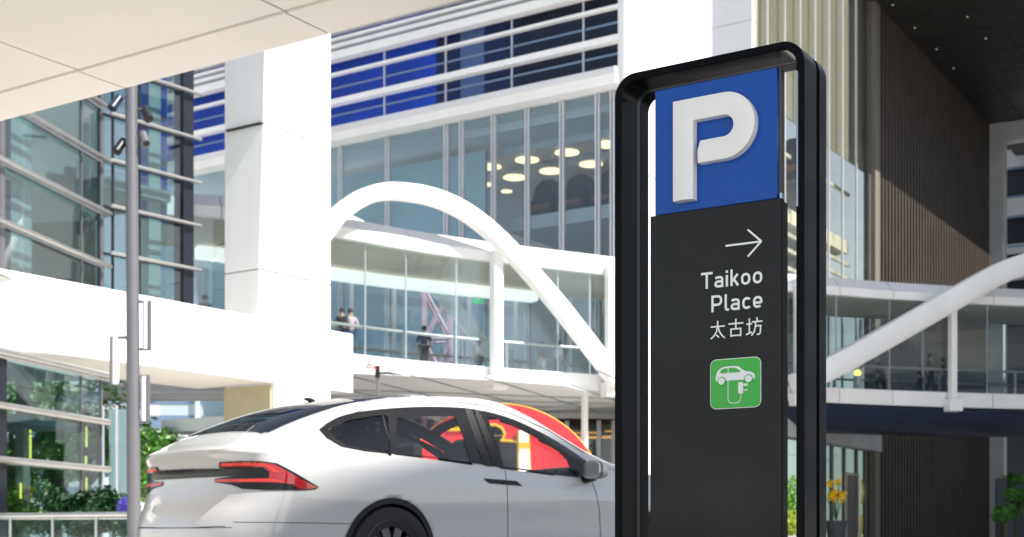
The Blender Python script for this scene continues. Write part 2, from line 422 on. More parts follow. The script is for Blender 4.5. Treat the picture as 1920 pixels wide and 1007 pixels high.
# ------------------------------------------------------------------ under the podium: beam and far view
bmf = Fr(at(190,46), at(425,46)-at(190,46)); 
bb = thing('beam', bmf.p(3,0,4.5), 'wide grey beam crossing in shade under the white band', 'beam')
MB().fbox(bmf,0,bmf.u(425)+2,0,.8,zat(748,46),zat(712,46)+.5).build('girder','concrete',bb)
MB().fbox(bmf,0,bmf.u(425)+2,-.06,-.005,zat(735,46)-.04,zat(735,46)+.04).build('flange','light_metal',bb)
fb = Fr(at(180,92), (1,0.05))
fo = thing('office_block', at(340,92), 'distant pale office block with white floor bands and blue glass, glimpsed under the podium', 'building')
MB().fbox(fb,-4,12,0,8,0,13).build('wall','offwhite',fo)
m = MB()
for k in range(7): 
    z = 1.2+k*1.65
    m.fbox(fb,-4,12,-.05,-.01,z,z+.85)
m.build('window_bands','slate',fo)
m = MB()
for k in range(9):
    if random.random() < .8: z_ = 1.3+random.randint(3,5)*1.65; m.fbox(fb,-3+k*1.6,-2.4+k*1.6,-.07,-.052,z_,z_+.7)
m.build('dark_window','dark_wall',fo)
MB().fbox(fb,fb.u(368),fb.u(376),-.4,-.1,0,13).build('white_post','white',fo)
MB().fbox(fb,fb.u(396),fb.u(430),-.3,-.08,0,13).build('blue_glazing','blue_glass_or_reflection',fo)
m = MB()
for k in range(7): m.fbox(fb,fb.u(393),fb.u(430),-.38,-.31,.9+k*1.5,1.1+k*1.5)
m.build('ledge','white',fo)

# ------------------------------------------------------------------ lamp / camera mast
Y0 = 20; xc = (251.5-960)/2500*Y0
ms = thing('lamp_mast', (xc,Y0,0), 'tall round grey steel mast at left with cameras near its top and tube lamps', 'lamp post')
MB().tube([(xc,Y0,0),(xc-.02,Y0,3.5),(xc-.045,Y0,7.5)],[.1,.097,.088],20).build('pole','grey_metal',ms,smooth=True)
MB().tube([(xc,Y0,0),(xc,Y0,.03)],.2,20).build('base_plate','grey_metal',ms)
for px, y0, y1, sgn in ((216,633,721,-1),(274,566,655,1),(271,706,790,1)):
    x = (px-960)/2500*Y0; z0, z1 = zat(y1,Y0), zat(y0,Y0)
    t = MB().tube([(x,Y0,z0),(x,Y0,z1)],.058,14).build('tube_lamp','offwhite',ms,smooth=True)
    m = MB()
    for z in (z0,z1): m.box(min(x-.07,xc) if sgn>0 else x-.07, max(x+.07,xc) if sgn<0 else x+.07, Y0-.03,Y0+.03,z-.02,z+.02)
    m.box(x+.05*sgn*1.1-.012,x+.05*sgn*1.1+.012,Y0-.06,Y0+.06,z0,z1)
    m.build('bracket','grey_metal',t)
cams = [((218,192),-1,-.5,'navy_or_shade'),((275,212),1,.6,'black'),((226,273),-1,-.2,'black'),((270,258),1,.4,'grey_metal')]
for (px,py), sg_, tl, mt_ in cams:
    c = at(px,Y0,py); hub = Vector((xc,Y0,c.z+.05))
    d = Vector((sg_*.35*1.0,-.45,-.8)).normalized()
    h = MB().tube([c-d*.11,c+d*.10],[.062,.066],14)
    h.tube([c+d*.10,c+d*.135],[.075,.075],14)
    h = h.build('security_camera',mt_,ms,smooth=True)
    MB().tube([c+d*.128,c+d*.138],.052,12).build('lens','car_black',h)
    MB().tube([hub,c+Vector((0,0,.08)),c],.016,8).build('arm','grey_metal',h)

# ------------------------------------------------------------------ footbridge
bp = [(300,39.3),(420,39.9),(520,40.7),(622,42.2),(760,44.2),(911,46.1),(1113,48.3),(1300,50.4),(1553,52.6),(1700,53.9),(1920,55.3),(2250,56.8),(2700,57)]
pts = cat_rom([at(a,b) for a,b in bp], 8)
PATH = []
for i, p in enumerate(pts):
    t = (pts[min(i+1,len(pts)-1)]-pts[max(i-1,0)]).normalized(); PATH.append((p, Vector((-t.y, t.x))))
def path_at(px):
    k = (px-960)/2500
    for (a, na), (b, nb) in zip(PATH, PATH[1:]):
        fa, fb_ = a.x-k*a.y, b.x-k*b.y
        if fa <= 0 <= fb_: s_ = fa/(fa-fb_); return a.lerp(b, s_), na.lerp(nb, s_).normalized()
    return PATH[-1]
BW = 5.0; ZF = 6.2; ZC = 9.95; ZT = 10.7
br = thing('footbridge', (*path_at(911)[0],0), 'covered white glass footbridge curving across the photo behind the sign', 'footbridge')
MB().sweep(PATH,[(.12,ZF),(.12,5.72),(.9,5.62),(BW-.9,5.62),(BW-.12,5.72),(BW-.12,ZF)]).build('deck','concrete',br)
def panels(pxs, prof, name, m_):
    m = MB()
    for a, b in zip(pxs, pxs[1:]):
        A, B = path_at(a+.7), path_at(b-.7); mid = [path_at(a+.7+(b-a-1.4)*k/6) for k in range(7)]
        m.sweep(mid, prof)
    return m.build(name, m_, br, bevel=0)
seam = [345,415,500,590,676,772,930,1050,1140,1250,1355,1460,1574,1674,1787,1862,1960,2060]
panels(seam,[(0,5.66),(0,6.26),(.1,6.26),(.1,5.66)],'deck_fascia','white')
panels(seam,[(0.02,ZC+.33),(.42,ZT),(.5,ZT),(.5,ZC+.33)],'roof_cornice','offwhite')
panels(seam,[(-.05,ZC-.02),(-.05,ZC+.31),(.3,ZC+.31),(.3,ZC-.02)],'roof_fascia','white')
MB().sweep(PATH,[(.35,ZC+.05),(.5,ZT-.1),(BW-.3,ZT-.1),(BW-.3,ZC+.05)]).build('roof','offwhite',br)
MB().sweep(PATH,[(.30,ZC),(.30,ZC+.04),(BW-.3,ZC+.04),(BW-.3,ZC)]).build('ceiling','beige',br)
MB().sweep(PATH,[(.12,ZF+.06),(.12,ZC),(.14,ZC),(.14,ZF+.06)]).build('near_glazing','glass_clear',br)
MB().sweep(PATH,[(BW-.15,ZF+.01),(BW-.15,ZC),(BW-.13,ZC),(BW-.13,ZF+.01)]).build('far_glazing','glass_clear',br)
sub = [q for q in PATH if -9 < q[0].x < 3.3]
MB().sweep(sub,[(BW-1.0,ZC-.42),(BW-1.0,ZC-.05),(BW-.5,ZC-.05),(BW-.5,ZC-.42)]).build('ceiling_light','glow_white',br)
for off, nm in ((.28,'handrail'),(BW-.4,'handrail')):
    m = MB(); m.tube([Vector((p.x+n.x*off,p.y+n.y*off,ZF+1.02)) for p,n in PATH],.05,8)
    m.build(nm,'brushed',br,smooth=True)
m = MB(); m.tube([Vector((p.x+n.x*(BW-.4),p.y+n.y*(BW-.4),ZF+.45)) for p,n in PATH],.05,6); m.build('lower_rail','black',br,smooth=True)
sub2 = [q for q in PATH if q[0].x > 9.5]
MB().sweep(sub2,[(.15,5.615),(.5,5.15),(1.4,4.75),(3.2,4.72),(4.4,5.1),(4.8,5.615)]).build('belly','navy_or_shade',br,smooth=True)  # navy colour stands in for shade under this end of the deck
def post(px, off, r, z0, z1, nm, mt_, par=br):
    p, n = path_at(px); q = Vector((p.x+n.x*off,p.y+n.y*off)); f = Fr(q,(-n.y*-1,n.x*-1) if False else (n.y,-n.x))
    return MB().fbox(f,-r,r,-r,r,z0,z1).build(nm, mt_, par)
for px in (766,957,1180,1300,1572,1672,1910,2000): post(px,.28,.045,ZF,ZF+1.0,'rail_post','brushed')
for px in (690,766,860,1050,1110,1180,1300,1480,1572,1672,1855): post(px,.16,.02,ZF+.05,ZC,'mullion','light_metal')
for px in (640,705,800,870,1000,1090,1200,1620,1735,1850,1905): post(px,BW-.1,.06,ZF,ZC,'far_mullion','offwhite')
for px, r in ((925,.17),(1137,.13),(1490,.12),(1780,.13)):
    post(px,-.22,r,5.6,ZC+.3,'hanger','white')
    p,n = path_at(px); f = Fr(p-n*.22,(n.y,-n.x)); MB().fbox(f,-.3,.3,-.3,.18,5.45,5.95).build('hanger_foot','white',br,bevel=.03)
def arch(pp, r, off, par=br):
    P = [path_at(min(a,2650)) for a,b in pp]; Q = []
    for (a,b),(p,n) in zip(pp,P):
        q = p-n*off; Q.append(Vector((q.x,q.y,zat(b,q.y))))
    C = cat_rom(Q,8)
    bmx = MB(); rings = []
    for i, p in enumerate(C):
        t = (C[min(i+1,len(C)-1)]-C[max(i-1,0)]).normalized(); h = Vector((t.x,t.y,0)).normalized(); nn = Vector((-h.y,h.x,0)); up = nn.cross(t).normalized()
        R = r*(1+.35*(i/len(C) if pp[0][0] < 1000 else .25)); k = .72
        oct_ = [(k,1),(1,k),(1,-k),(k,-1),(-k,-1),(-1,-k),(-1,k),(-k,1)]
        rings.append([bmx.bm.verts.new(p+nn*a*R*.8+up*b*R) for a,b in oct_])
    for A,B in zip(rings,rings[1:]):
        for k in range(8): bmx.bm.faces.new((A[k],A[(k+1)%8],B[(k+1)%8],B[k]))
    bmx.bm.faces.new(rings[0]); bmx.bm.faces.new(rings[-1])
    return bmx.build('arch','white',par,smooth=True)
A1 = [(520,560),(560,480),(600,420),(622,396),(660,371),(700,360),(745,361),(800,372),(860,400),(920,448),(980,512),(1030,570),(1080,634),(1143,716)]
A2 = [(1476,722),(1553,684),(1650,630),(1750,574),(1850,518),(1900,498),(1960,482),(2050,470),(2150,480),(2300,540)]
arch(A1,.235,.55); arch(A2,.40,.55)
arch([(a-30,b+32) for a,b in A1],.2,-(BW+.25))
# soffit plate under / behind the bridge on the left
so_pts = [(560,742),(622,716),(663,699),(911,711),(1060,722),(1113,737),(1080,750),(1023,767),(950,777),(850,784),(700,786),(560,786)]
P = []
for px,py in so_pts:
    Yv = (5.6-.5)*2500/(1000-py); q = at(px,Yv); P.append(Vector((q.x,q.y,5.58)))
sp = thing('underside_ceiling', P[3], 'pale grey panelled ceiling under the footbridge, above the car roof', 'ceiling')
MB().prism(P,(0,0,.03)).build('panels','offwhite',sp)
m = MB(); 
for k in range(9):
    a = P[8]+(P[5]-P[8])*(k/8)
    f = Fr((-9+k*2.1,50),(.36,1)); m.fbox(f,-9,6.5 if k<7 else 2,-.03,.03,5.555,5.575)
for k in range(4):
    f = Fr((-9,46+k*2.6),(1,.33-.06*k)); m.fbox(f,0,15.5-k*1.2,-.03,.03,5.55,5.57)
m.build('panel_joints','grey_wall',sp)

# ------------------------------------------------------------------ central blue facade and lobby
F = Fr(at(622,62), UU); k62 = 62/2500
def fz(y): return .5+(1000-y)*k62
uL, uR, uE = F.u(300), F.u(1172), F.u(1412)
cb = thing('office_building', F.p(6,4,0), 'large office building with deep blue louvred glazing above a tall glazed lobby', 'building')
z_lob = fz(278); z_ledge = fz(250)
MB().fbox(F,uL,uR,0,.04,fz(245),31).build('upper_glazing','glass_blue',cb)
def blind_or_reflection(px0,px1,mt_): MB().fbox(F,F.u(px0),F.u(px1),.5,.56,fz(250),31).build('blind_or_reflection',mt_,cb)
blind_or_reflection(300,805,'blue_glass_or_reflection'); blind_or_reflection(806,850,'reflected_navy'); blind_or_reflection(851,895,'slate'); blind_or_reflection(896,962,'reflected_navy'); blind_or_reflection(963,1172,'ink_glass_or_reflection')  # bay colours stand in for sky and buildings reflected in the glass
m = MB()
for y0,y1,dp in ((193,203,.4),(142,147,.25),(80,85,.4),(92,99,.4),(107,121,.5),(62,70,.5),(40,52,.6),(10,22,.6),(-20,-8,.6)): m.fbox(F,uL,uR,-dp,-.01,fz(y1),fz(y0))
m.build('louvres','white',cb)
m = MB()
for y in (168,219): m.fbox(F,uL,uR,-.04,-.01,fz(y)-.04,fz(y)+.04)
m.build('glazing_bars','slate',cb)
for px in (480,600,722,837,961,1095): 
    u_ = F.u(px); MB().fbox(F,u_-.03,u_+.03,-.08,-.005,fz(248),31).build('mullion','light_metal',cb)
MB().fbox(F,uL,uR,-.35,.3,fz(253),fz(243)).build('ledge','concrete',cb)
MB().fbox(F,uL,uR,-.8,.3,fz(277),fz(256)).build('white_band','white',cb,bevel=.04)
MB().fbox(F,uL,uR,-.9,-.4,fz(262),fz(256)+.1).build('band_cap','offwhite',cb)
uC = F.u(838)
MB().fbox(F,uL,uR,0,.04,6.4,z_lob).build('lobby_glazing','glass_lobby',cb)
for px in (728,838,867,927,990,1055,1122,1150,640): 
    u_ = F.u(px); MB().fbox(F,u_-.10,u_-.035,-.12,.06,6.4,z_lob).build('fin','light_metal',cb); MB().fbox(F,u_+.035,u_+.10,-.12,.06,6.4,z_lob).build('fin','light_metal',cb)
MB().fbox(F,uL,uR,.1,20,z_lob+.02,z_lob+.3).build('lobby_ceiling','offwhite',cb)
MB().fbox(F,uL,uR,19,19.3,5.7,z_lob).build('lobby_back_wall','white',cb)
MB().fbox(F,uC+.5,uR,13.5,13.7,fz(430),z_lob-3.0).build('inner_wall','offwhite',cb)
MB().fbox(F,uL,uC,3.0,3.2,6.4,z_lob-.4).build('inner_blue_wall','pale_teal',cb)
MB().fbox(F,uC,uR,5,13.4,fz(430),fz(405)).build('mezzanine','offwhite',cb)
MB().fbox(F,uL,uR,.1,20,5.65,6.3).build('slab_or_reflected_band','concrete',cb)
m = MB()
for k in range(5): m.fbox(F,uC,uR,1.2+k*3.1,1.5+k*3.1,z_lob-.35,z_lob-.0)
m.build('ceiling_ribs','offwhite',cb)
n_ = 0
discs = [(848,325),(900,345),(918,312),(965,332),(988,299),(1033,320),(1063,285),(1108,307),(1140,270),(880,372),(950,358),(1015,350),(1085,338)]
spots = []
dz = z_lob-.42
for px,py in discs:
    Yd = (dz-.5)*2500/(1000-py); q = at(px,Yd); spots.append((q,px,py))
d0 = None
names = ['leftmost','second lowest','upper left','low central','upper middle','middle','upper right','right','topmost right edge']
for i,(q,px,py) in enumerate(spots[:9]):
    if d0 is None:
        d0 = thing('ceiling_lamp',(q.x,q.y,dz),'round warm disc lamp on the lobby ceiling','ceiling lamp','round disc lamps on the lobby ceiling')
        MB().tube([Vector((q.x,q.y,dz-.05)),Vector((q.x,q.y,dz))],.56,28).build('diffuser','lamp_disc',d0)
        MB().tube([Vector((q.x,q.y,dz)),Vector((q.x,q.y,dz+.12))],.50,28).build('housing','light_metal',d0)
    else: dup(d0,(q.x,q.y,dz))
for i,(q,px,py) in enumerate(spots[9:]):
    s_ = dup(d0,(q.x,q.y,dz)); s_.scale = (.5,.5,1)
    s_['label'] = 'smaller warm disc lamp deeper inside the lobby'
    s_['group'] = 'smaller disc lamps deeper in the lobby'
# high backed lounge chairs in the lobby
zs = fz(405)
def lounge(u_, v_, z_, label):
    p = F.p(u_,v_,z_); t = thing('lounge_chair',p,label,'chair','dark high-backed chairs on the lobby mezzanine')
    f = Fr((p.x,p.y),UU); m = MB()
    prof = [(-.75,0),(-.78,1.3),(-.6,1.75),(-.25,1.95),(.25,1.95),(.6,1.75),(.78,1.3),(.75,0)]
    m.prism([f.p(a,.5,z_+b) for a,b in prof],(f.n.x*.2,f.n.y*.2,0)); m.build('backrest','seat_dark',t,smooth=True)
    MB().fbox(f,-.6,.6,-.35,.45,z_+.35,z_+.6).build('seat','seat_rust',t,bevel=.05)
    MB().fbox(f,-.75,-.6,-.35,.45,z_+.1,z_+.95).build('armrest','seat_dark',t,bevel=.03); MB().fbox(f,.6,.75,-.35,.45,z_+.1,z_+.95).build('armrest','seat_dark',t,bevel=.03)
    MB().fbox(f,-.5,.5,-.25,.4,z_,z_+.34).build('base','seat_dark',t)
    return t
lc = lounge(uC+1.3,5.8,zs+.01,'dark high-backed chair seen through the lobby glass')
for k in range(1,8): 
    q = F.p(uC+1.3+k*1.75,5.8,zs+.01); dup(lc,q)
# pink lattice reflected in the glass, built as a solid mast
q = at(822,53.5)
lt = thing('reflected_lattice',(q.x,q.y,0),'pinkish lattice reflected in the footbridge glass, built as a mast behind it','mast')
LFm = Fr((q.x-.55,q.y-.1),(1,.1)); m = MB(); ww = 1.05
for a in (0,ww):
    for b in (0,ww): MB().fbox(LFm,a-.09,a+.09,b-.09,b+.09,0,10.4).build('leg','pink_steel',lt)  # legs and pink_steel stand in for the reflected lattice
for k in range(4):
    z = 2.0+k*2.1
    for b in (0,ww):
        m.tube([LFm.p(0,b,z),LFm.p(ww,b,z+2)],.085,6); m.tube([LFm.p(ww,b,z),LFm.p(0,b,z+2)],.085,6); m.tube([LFm.p(0,b,z),LFm.p(ww,b,z)],.06,6)
    for a in (0,ww): m.tube([LFm.p(a,0,z),LFm.p(a,ww,z+2)],.05,6)
m.build('reflected_bracing','pink_steel',lt)

# central white blade pillar
cp = Fr(at(1172,34), VV)
cpt = thing('blade_pillar', cp.p(2,0,0), 'broad bright white blade pillar rising behind the parking sign', 'pillar')
uu1 = cp.u(1335)
m = MB()
for z0,z1 in ((0,9.9),(9.93,14.2),(14.23,16.6)): m.fbox(cp,0,uu1,0,.22,z0,z1)
m.build('shaft','white',cpt,bevel=.03)
# stair wall between pillar and beige glass
sw = thing('stair_tower', F.p(F.u(1370),1,0), 'pale blue-grey wall strip between the blade pillar and the beige glazing', 'building')
m = MB()
for z0 in range(0,30,5): m.fbox(F,uR+.1,uE,-.1,.4,z0+.01,z0+4.99)
m.build('cladding','offwhite',sw)
# ------------------------------------------------------------------ beige glass wing and brown slatted wall
G = Fr(F.p(uE,0,0)[:2], VV); g1 = G.u(1640); g2 = G.u(1852)
gw = thing('glass_wing', G.p(6,2,0), 'tall beige glazed wing with thin white vertical fins right of the pillar', 'building')
zs_ = zat(18, G.p(G.u(1646),0,0).y)
MB().fbox(G,0.02,g1-.7,0,.04,6,zs_+6).build('glazing','glass_beige',gw)
for px in (1435,1468,1497,1525,1551,1577,1603): 
    u_ = G.u(px); MB().fbox(G,u_-.045,u_+.045,-.10,-.01,6,zs_+6).build('fin','light_metal',gw)
zbl = zat(272,G.p(G.u(1560),0,0).y)
MB().fbox(G,.05,g1-.75,.22,.27,zbl,zs_+6).build('blind_or_reflection','blind_or_reflection',gw)
MB().fbox(G,.3,g1-.9,5.6,5.7,6,zs_+6).build('back_wall','teal_wall',gw)
zz = [zat(y,G.p(G.u(1500),0,0).y) for y in (372,400,425,455,490)]
MB().fbox(G,.3,g1-.9,1.0,5.4,zz[1],zz[0]).build('slab_or_reflected_band','white',gw)  # white band reflected in the glass, built as a solid slab
m = MB()
for z in (zz[2],zz[3],zz[4],zbl-1): m.fbox(G,.3,g1-.9,.9,1.0,z-.08,z+.08)
m.build('inner_rails','offwhite',gw)
MB().fbox(G,g1-.7,g1,-.25,.3,0,zs_-.02).build('corner_post','post_beige',gw)
MB().fbox(G,g1-1.0,g1-.72,-.05,.2,6,zs_+6).build('edge_frame','grey_metal',gw)
zbeam = 4.35
MB().fbox(G,.05,g1-.02,-.35,.3,zbeam,6.0).build('base_beam','concrete',gw)
MB().fbox(G,.05,g1-.75,0,.03,0,zbeam-.02).build('shop_glazing','shop_glass',gw)
m = MB()
for px in (1500,1560,1583,1606,1622): 
    u_ = G.u(px); m.fbox(G,u_-.05,u_+.05,-.06,.1,0,zbeam-.03)
m.build('shop_frame','grey_metal',gw)
MB().fbox(G,.05,g1-1,5,5.1,0,zbeam).build('shop_back','grey_wall',gw)
m = MB()
for px in (1530,1560,1590): m.fbox(G,G.u(px),G.u(px)+1.2,1.2,1.5,zbeam-.5,zbeam-.42)
m.tube([G.p(G.u(1552),.8,3.0),G.p(G.u(1600),.8,4.1)],.06,8)
m.build('shop_light','glow_white',gw)
# shop door
ds = G.u(1581); de = G.u(1604); dzt = zat(886,G.p(ds,0,0).y)
dr = MB().fbox(G,ds+.08,de-.08,-.12,-.07,0.02,dzt-.1).build('door','black',gw)
MB().fbox(G,ds,ds+.07,-.16,-.05,0,dzt).fbox(G,de-.07,de,-.16,-.05,0,dzt).fbox(G,ds,de,-.16,-.05,dzt-.08,dzt).build('frame','beige',dr)
dh = Vector(G.p(de+.12,-.25,0))
MB().tube([dh+Vector((0,0,zat(945,61)-0)),dh+Vector((.09,.0,zat(922,61))),dh+Vector((0,0,zat(900,61)))],.05,8).build('handle','yellow',dr,smooth=True)
MB().tube([dh+Vector((-.1,0,.1)),dh+Vector((.02,.0,zat(985,61))),dh+Vector((0,0,zat(966,61)))],.05,8).build('handle','yellow',dr,smooth=True)
bw = thing('slatted_wall', G.p((g1+g2)/2,0,0), 'high dark brown wall of fine vertical slats running under the dark soffit', 'wall')
MB().fbox(G,g1+.02,g2,.12,.5,0,zs_-.01).build('backing','dark_brown',bw)
m = MB(); n = 42; st = (g2-g1-.1)/n
for i in range(n):
    a = g1+.05+i*st; m.fbox(G,a,a+st*.5,-.2,.11,0.0,zs_-.02)
m.build('slats','brown',bw)
# soffit slab overhead
os_ = thing('overhanging_block', G.p(20,-4,zs_), 'dark panelled soffit of an overhanging block filling the upper right corner', 'building')
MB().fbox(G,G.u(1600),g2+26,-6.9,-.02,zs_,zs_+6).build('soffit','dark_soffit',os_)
m = MB(); 
for a in range(14): m.fbox(G,G.u(1600)+2+a*3.4,G.u(1600)+2.04+a*3.4,-6.85,-.1,zs_-.012,zs_-.004)
for v_ in (-2.2,-4.5): m.fbox(G,G.u(1600),g2+26,v_,v_+.05,zs_-.012,zs_-.004)
m.build('panel_joints','gap',os_)
dl0 = None
for px,py in ((1674,8),(1715,51),(1814,30),(1848,71),(1756,91),(1788,127)):
    Yd = (zs_-.5)*2500/(1000-py); q = at(px,Yd)
    if dl0 is None:
        dl0 = thing('downlight',(q.x,q.y,zs_),'tiny recessed downlight in the dark soffit at upper right','downlight','recessed downlights in the dark soffit')
        MB().tube([Vector((q.x,q.y,zs_-.05)),Vector((q.x,q.y,zs_-.015))],.028,12).build('lens','glow_white',dl0)
        MB().tube([Vector((q.x,q.y,zs_-.04)),Vector((q.x,q.y,zs_-.012))],.09,12).build('ring','grey_metal',dl0)
    else: dup(dl0,(q.x,q.y,zs_))
# portal frame
H = Fr(G.p(g2,0,0)[:2], UU)
pf = thing('portal_frame', H.p(.5,0,0), 'tall pale grey portal frame at the right edge beyond the brown wall', 'frame')
ph1 = H.u(1884,0)
MB().fbox(H,.02,ph1,-.4,.6,0,zs_-.02).build('upright','concrete',pf)
MB().fbox(H,ph1,ph1+9,-.38,.6,zs_-1.15,zs_-.04).build('lintel','concrete',pf)
# block beyond
K = Fr(H.p(ph1,8,0)[:2], UU)
kb = thing('dark_office_block', K.p(3,2,0), 'dark office block with grey floor bands inside the portal at right', 'building')
Yk = K.p(1,0,0).y
MB().fbox(K,-2,12,0,6,0,32).build('wall','ink_glass_or_reflection',kb)
m = MB()
for y0,y1 in ((272,306),(361,398),(452,470),(505,520),(800,806),(845,885)): m.fbox(K,-2,12,-.3,-.01,zat(y1,Yk),zat(y0,Yk))
m.build('floor_bands','concrete',kb)
m = MB()
for y in (263,308,362,400,455): m.fbox(K,-2,12,-.36,-.31,zat(y+3,Yk),zat(y,Yk))
m.build('blue_trim','slate',kb)
MB().fbox(K,-2,12,-.6,-.37,0,zat(805,Yk)).build('ground_wall','dark_wall',kb)

# ------------------------------------------------------------------ unseen tower added at the right to shade the bridge end and brown wall
tw = thing('shading_tower', (33,41,0), 'unseen tower added right of the view to shade the bridge end', 'building')
TF = Fr((30,30), VV)
MB().fbox(TF,4.5,43,-14,0,0,43).build('wall','white',tw); MB().fbox(TF,43.05,60,-14,0,0,60).build('added_wing','white',tw)
m = MB()
for k in range(13): m.fbox(TF,4.5,42,.01,.06,2+k*3.4,3.1+k*3.4); m.fbox(TF,4.44,4.49,-14,0,2+k*3.4,4+k*3.4)
m.build('window_bands','slate',tw)

tn = thing('shade_slab', (20,-4,0), 'unseen slab added right of the viewer for its shade', 'building')  # block out of view, added to keep sun off the car and sign
TN = Fr((18.5,-5.5), VV)
MB().fbox(TN,-1.5,7.0,-12,0,0,30).build('wall','concrete',tn)
m = MB()
for k in range(8): m.fbox(TN,-1.5,7.0,.01,.06,2+k*3.4,4+k*3.4)
m.build('window_bands','slate',tn)
# ------------------------------------------------------------------ ground floor behind the car: shop with amber light
S = Fr(at(622,60), (1,-.15))
sh = thing('shop_front', S.p(8,1,0), 'dark shop front with amber light strips under the grey curved wall', 'shop')
s0, s1 = S.u(640), S.u(1475)
zt = zat(787,58)
P = []
cv = [S.p(S.u(px),-1.3+1.5*((px-1000)/200)**2*.6,0) for px in (850,900,950,1000,1050,1100,1150,1200,1300)]
pth = []
for i,p in enumerate(cv):
    t = (cv[min(i+1,len(cv)-1)]-cv[max(i-1,0)]).normalized(); pth.append((Vector((p.x,p.y)),Vector((-t.y,t.x))))
MB().sweep(pth,[(0,zt),(0,7.3),(.3,7.3),(.3,zt)]).build('curved_wall','concrete',sh)
MB().fbox(S,s0,s1,6,6.2,0,zt+1.4).build('back_wall','dark_wall',sh)
MB().fbox(S,s0,s1,.5,6,zt+.02,zt+.3).build('ceiling','dark_brown',sh)
MB().fbox(S,s0,s1,.4,.44,0,zt).build('glazing','shop_glass',sh)
for i in range(9): 
    a = S.u(1150)-9+i*2.1
    MB().tube([S.p(a,2+(i%3)*1.1,zt-.25-.15*(i%2)),S.p(a+1.5+.4*(i%2),2+(i%3)*1.1,zt-.25-.15*(i%2))],.035,6).build('light_strip','lamp_amber',sh)
MB().fbox(S,S.u(1040),S.u(1160),1.1,1.18,zat(824,60),zat(820,60)).build('light_strip','lamp_amber',sh)
for px in (1062,1122,1150,980,900): u_ = S.u(px); MB().fbox(S,u_-.09,u_+.09,.2,.39,0,zt).build('frame_post','light_metal',sh)
for i in range(5): MB().fbox(S,S.u(1040)+i*.9,S.u(1040)+i*.9+.6,2,2.4,0,1.2+.3*(i%2)).build('display_stand','dark_wall',sh)
tk = post(1124,1.0,.09,0,5.6,'bridge_leg','white')

# red disc sculpture
Yr = 25; rc = at(938,Yr,956); R = .199*Yr/2.5
rd = thing('round_sculpture',(rc.x,rc.y,0),'big red disc with yellow rim and cut-out doorway standing behind the car','sculpture')
def circ(r, n=72, c=rc, y=0): return [Vector((c.x+r*cos(2*pi*k/n), c.y+y, c.z+r*sin(2*pi*k/n))) for k in range(n)]
def to_w(px,py): return Vector((at(px,Yr,py).x, Yr, zat(py,Yr)))
def flat_cdt(outer, holes, y0, y1, name, mt_, par):
    vs=[]; fs=[]
    for lp_ in [outer]+holes:
        b=len(vs); vs += [(p.x,p.z) for p in lp_]; fs.append([b+i for i in range(len(lp_))])
    edges=[]
    for f_ in fs: edges += [(f_[i],f_[(i+1)%len(f_)]) for i in range(len(f_))]
    r_ = delaunay_2d_cdt([Vector(v) for v in vs], edges, [], 0, 1e-5)
    def inside(pt, poly):
        c=False; n=len(poly)
        for i in range(n):
            a,b=poly[i],poly[i-1]
            if (a.z>pt[1])!=(b.z>pt[1]) and pt[0] < (b.x-a.x)*(pt[1]-a.z)/(b.z-a.z)+a.x: c=not c
        return c
    m=MB(); V0=[m.bm.verts.new((v.x,y0,v.y)) for v in r_[0]]
    for tri in r_[2]:
        c=sum((r_[0][i] for i in tri),Vector((0,0)))/len(tri)
        if inside(c,outer) and not any(inside(c,h) for h in holes): m.bm.faces.new([V0[i] for i in tri])
    ex=bmesh.ops.extrude_face_region(m.bm,geom=list(m.bm.faces)); 
    bmesh.ops.translate(m.bm,vec=(0,y1-y0,0),verts=[e for e in ex['geom'] if isinstance(e,bmesh.types.BMVert)])
    return m.build(name,mt_,par)
hole = [to_w(*p) for p in ((868,1000),(868,806),(840,806),(842,800),(905,800),(916,797),(930,797),(941,803),(946,813),(943,823),(938,826),(972,828),(972,1000))]
flat_cdt(circ(R),[hole],Yr,Yr+.18,'disc','red',rd)
cc_ = circ(R,y=.04); MB().tube(cc_+cc_[:2],.014,8,cap=False,flat=1,up=(0,1,0)).build('rim','yellow',rd,smooth=True)
hp = hole[1:-1]
m = MB(); m.tube([p+Vector((0,-.02,0)) for p in hp],.028,8,up=(0,1,0)); m.build('cutout_trim','yellow',rd)
m = MB(); a,b,c_,d_ = to_w(973,808),to_w(990,808),to_w(1000,1000),to_w(973,1000)
m.prism([a,b,c_,d_],(0,-.12,0)); m.build('white_post','glow_white',rd)  # post given a glow, though it is no lamp
m = MB(); m.tube([d_+Vector((0,-.06,0)),a+Vector((0,-.06,0))],.035,8); m.tube([c_+Vector((0,-.06,0)),b+Vector((0,-.06,0))],.02,8); m.box(a.x,b.x+.03,Yr-.15,Yr-.02,zat(842,Yr),zat(830,Yr)); m.build('post_trim','yellow',rd)
MB().box(rc.x-.9,rc.x+.9,Yr-.2,Yr+.4,0,.12).build('plinth','concrete',rd)

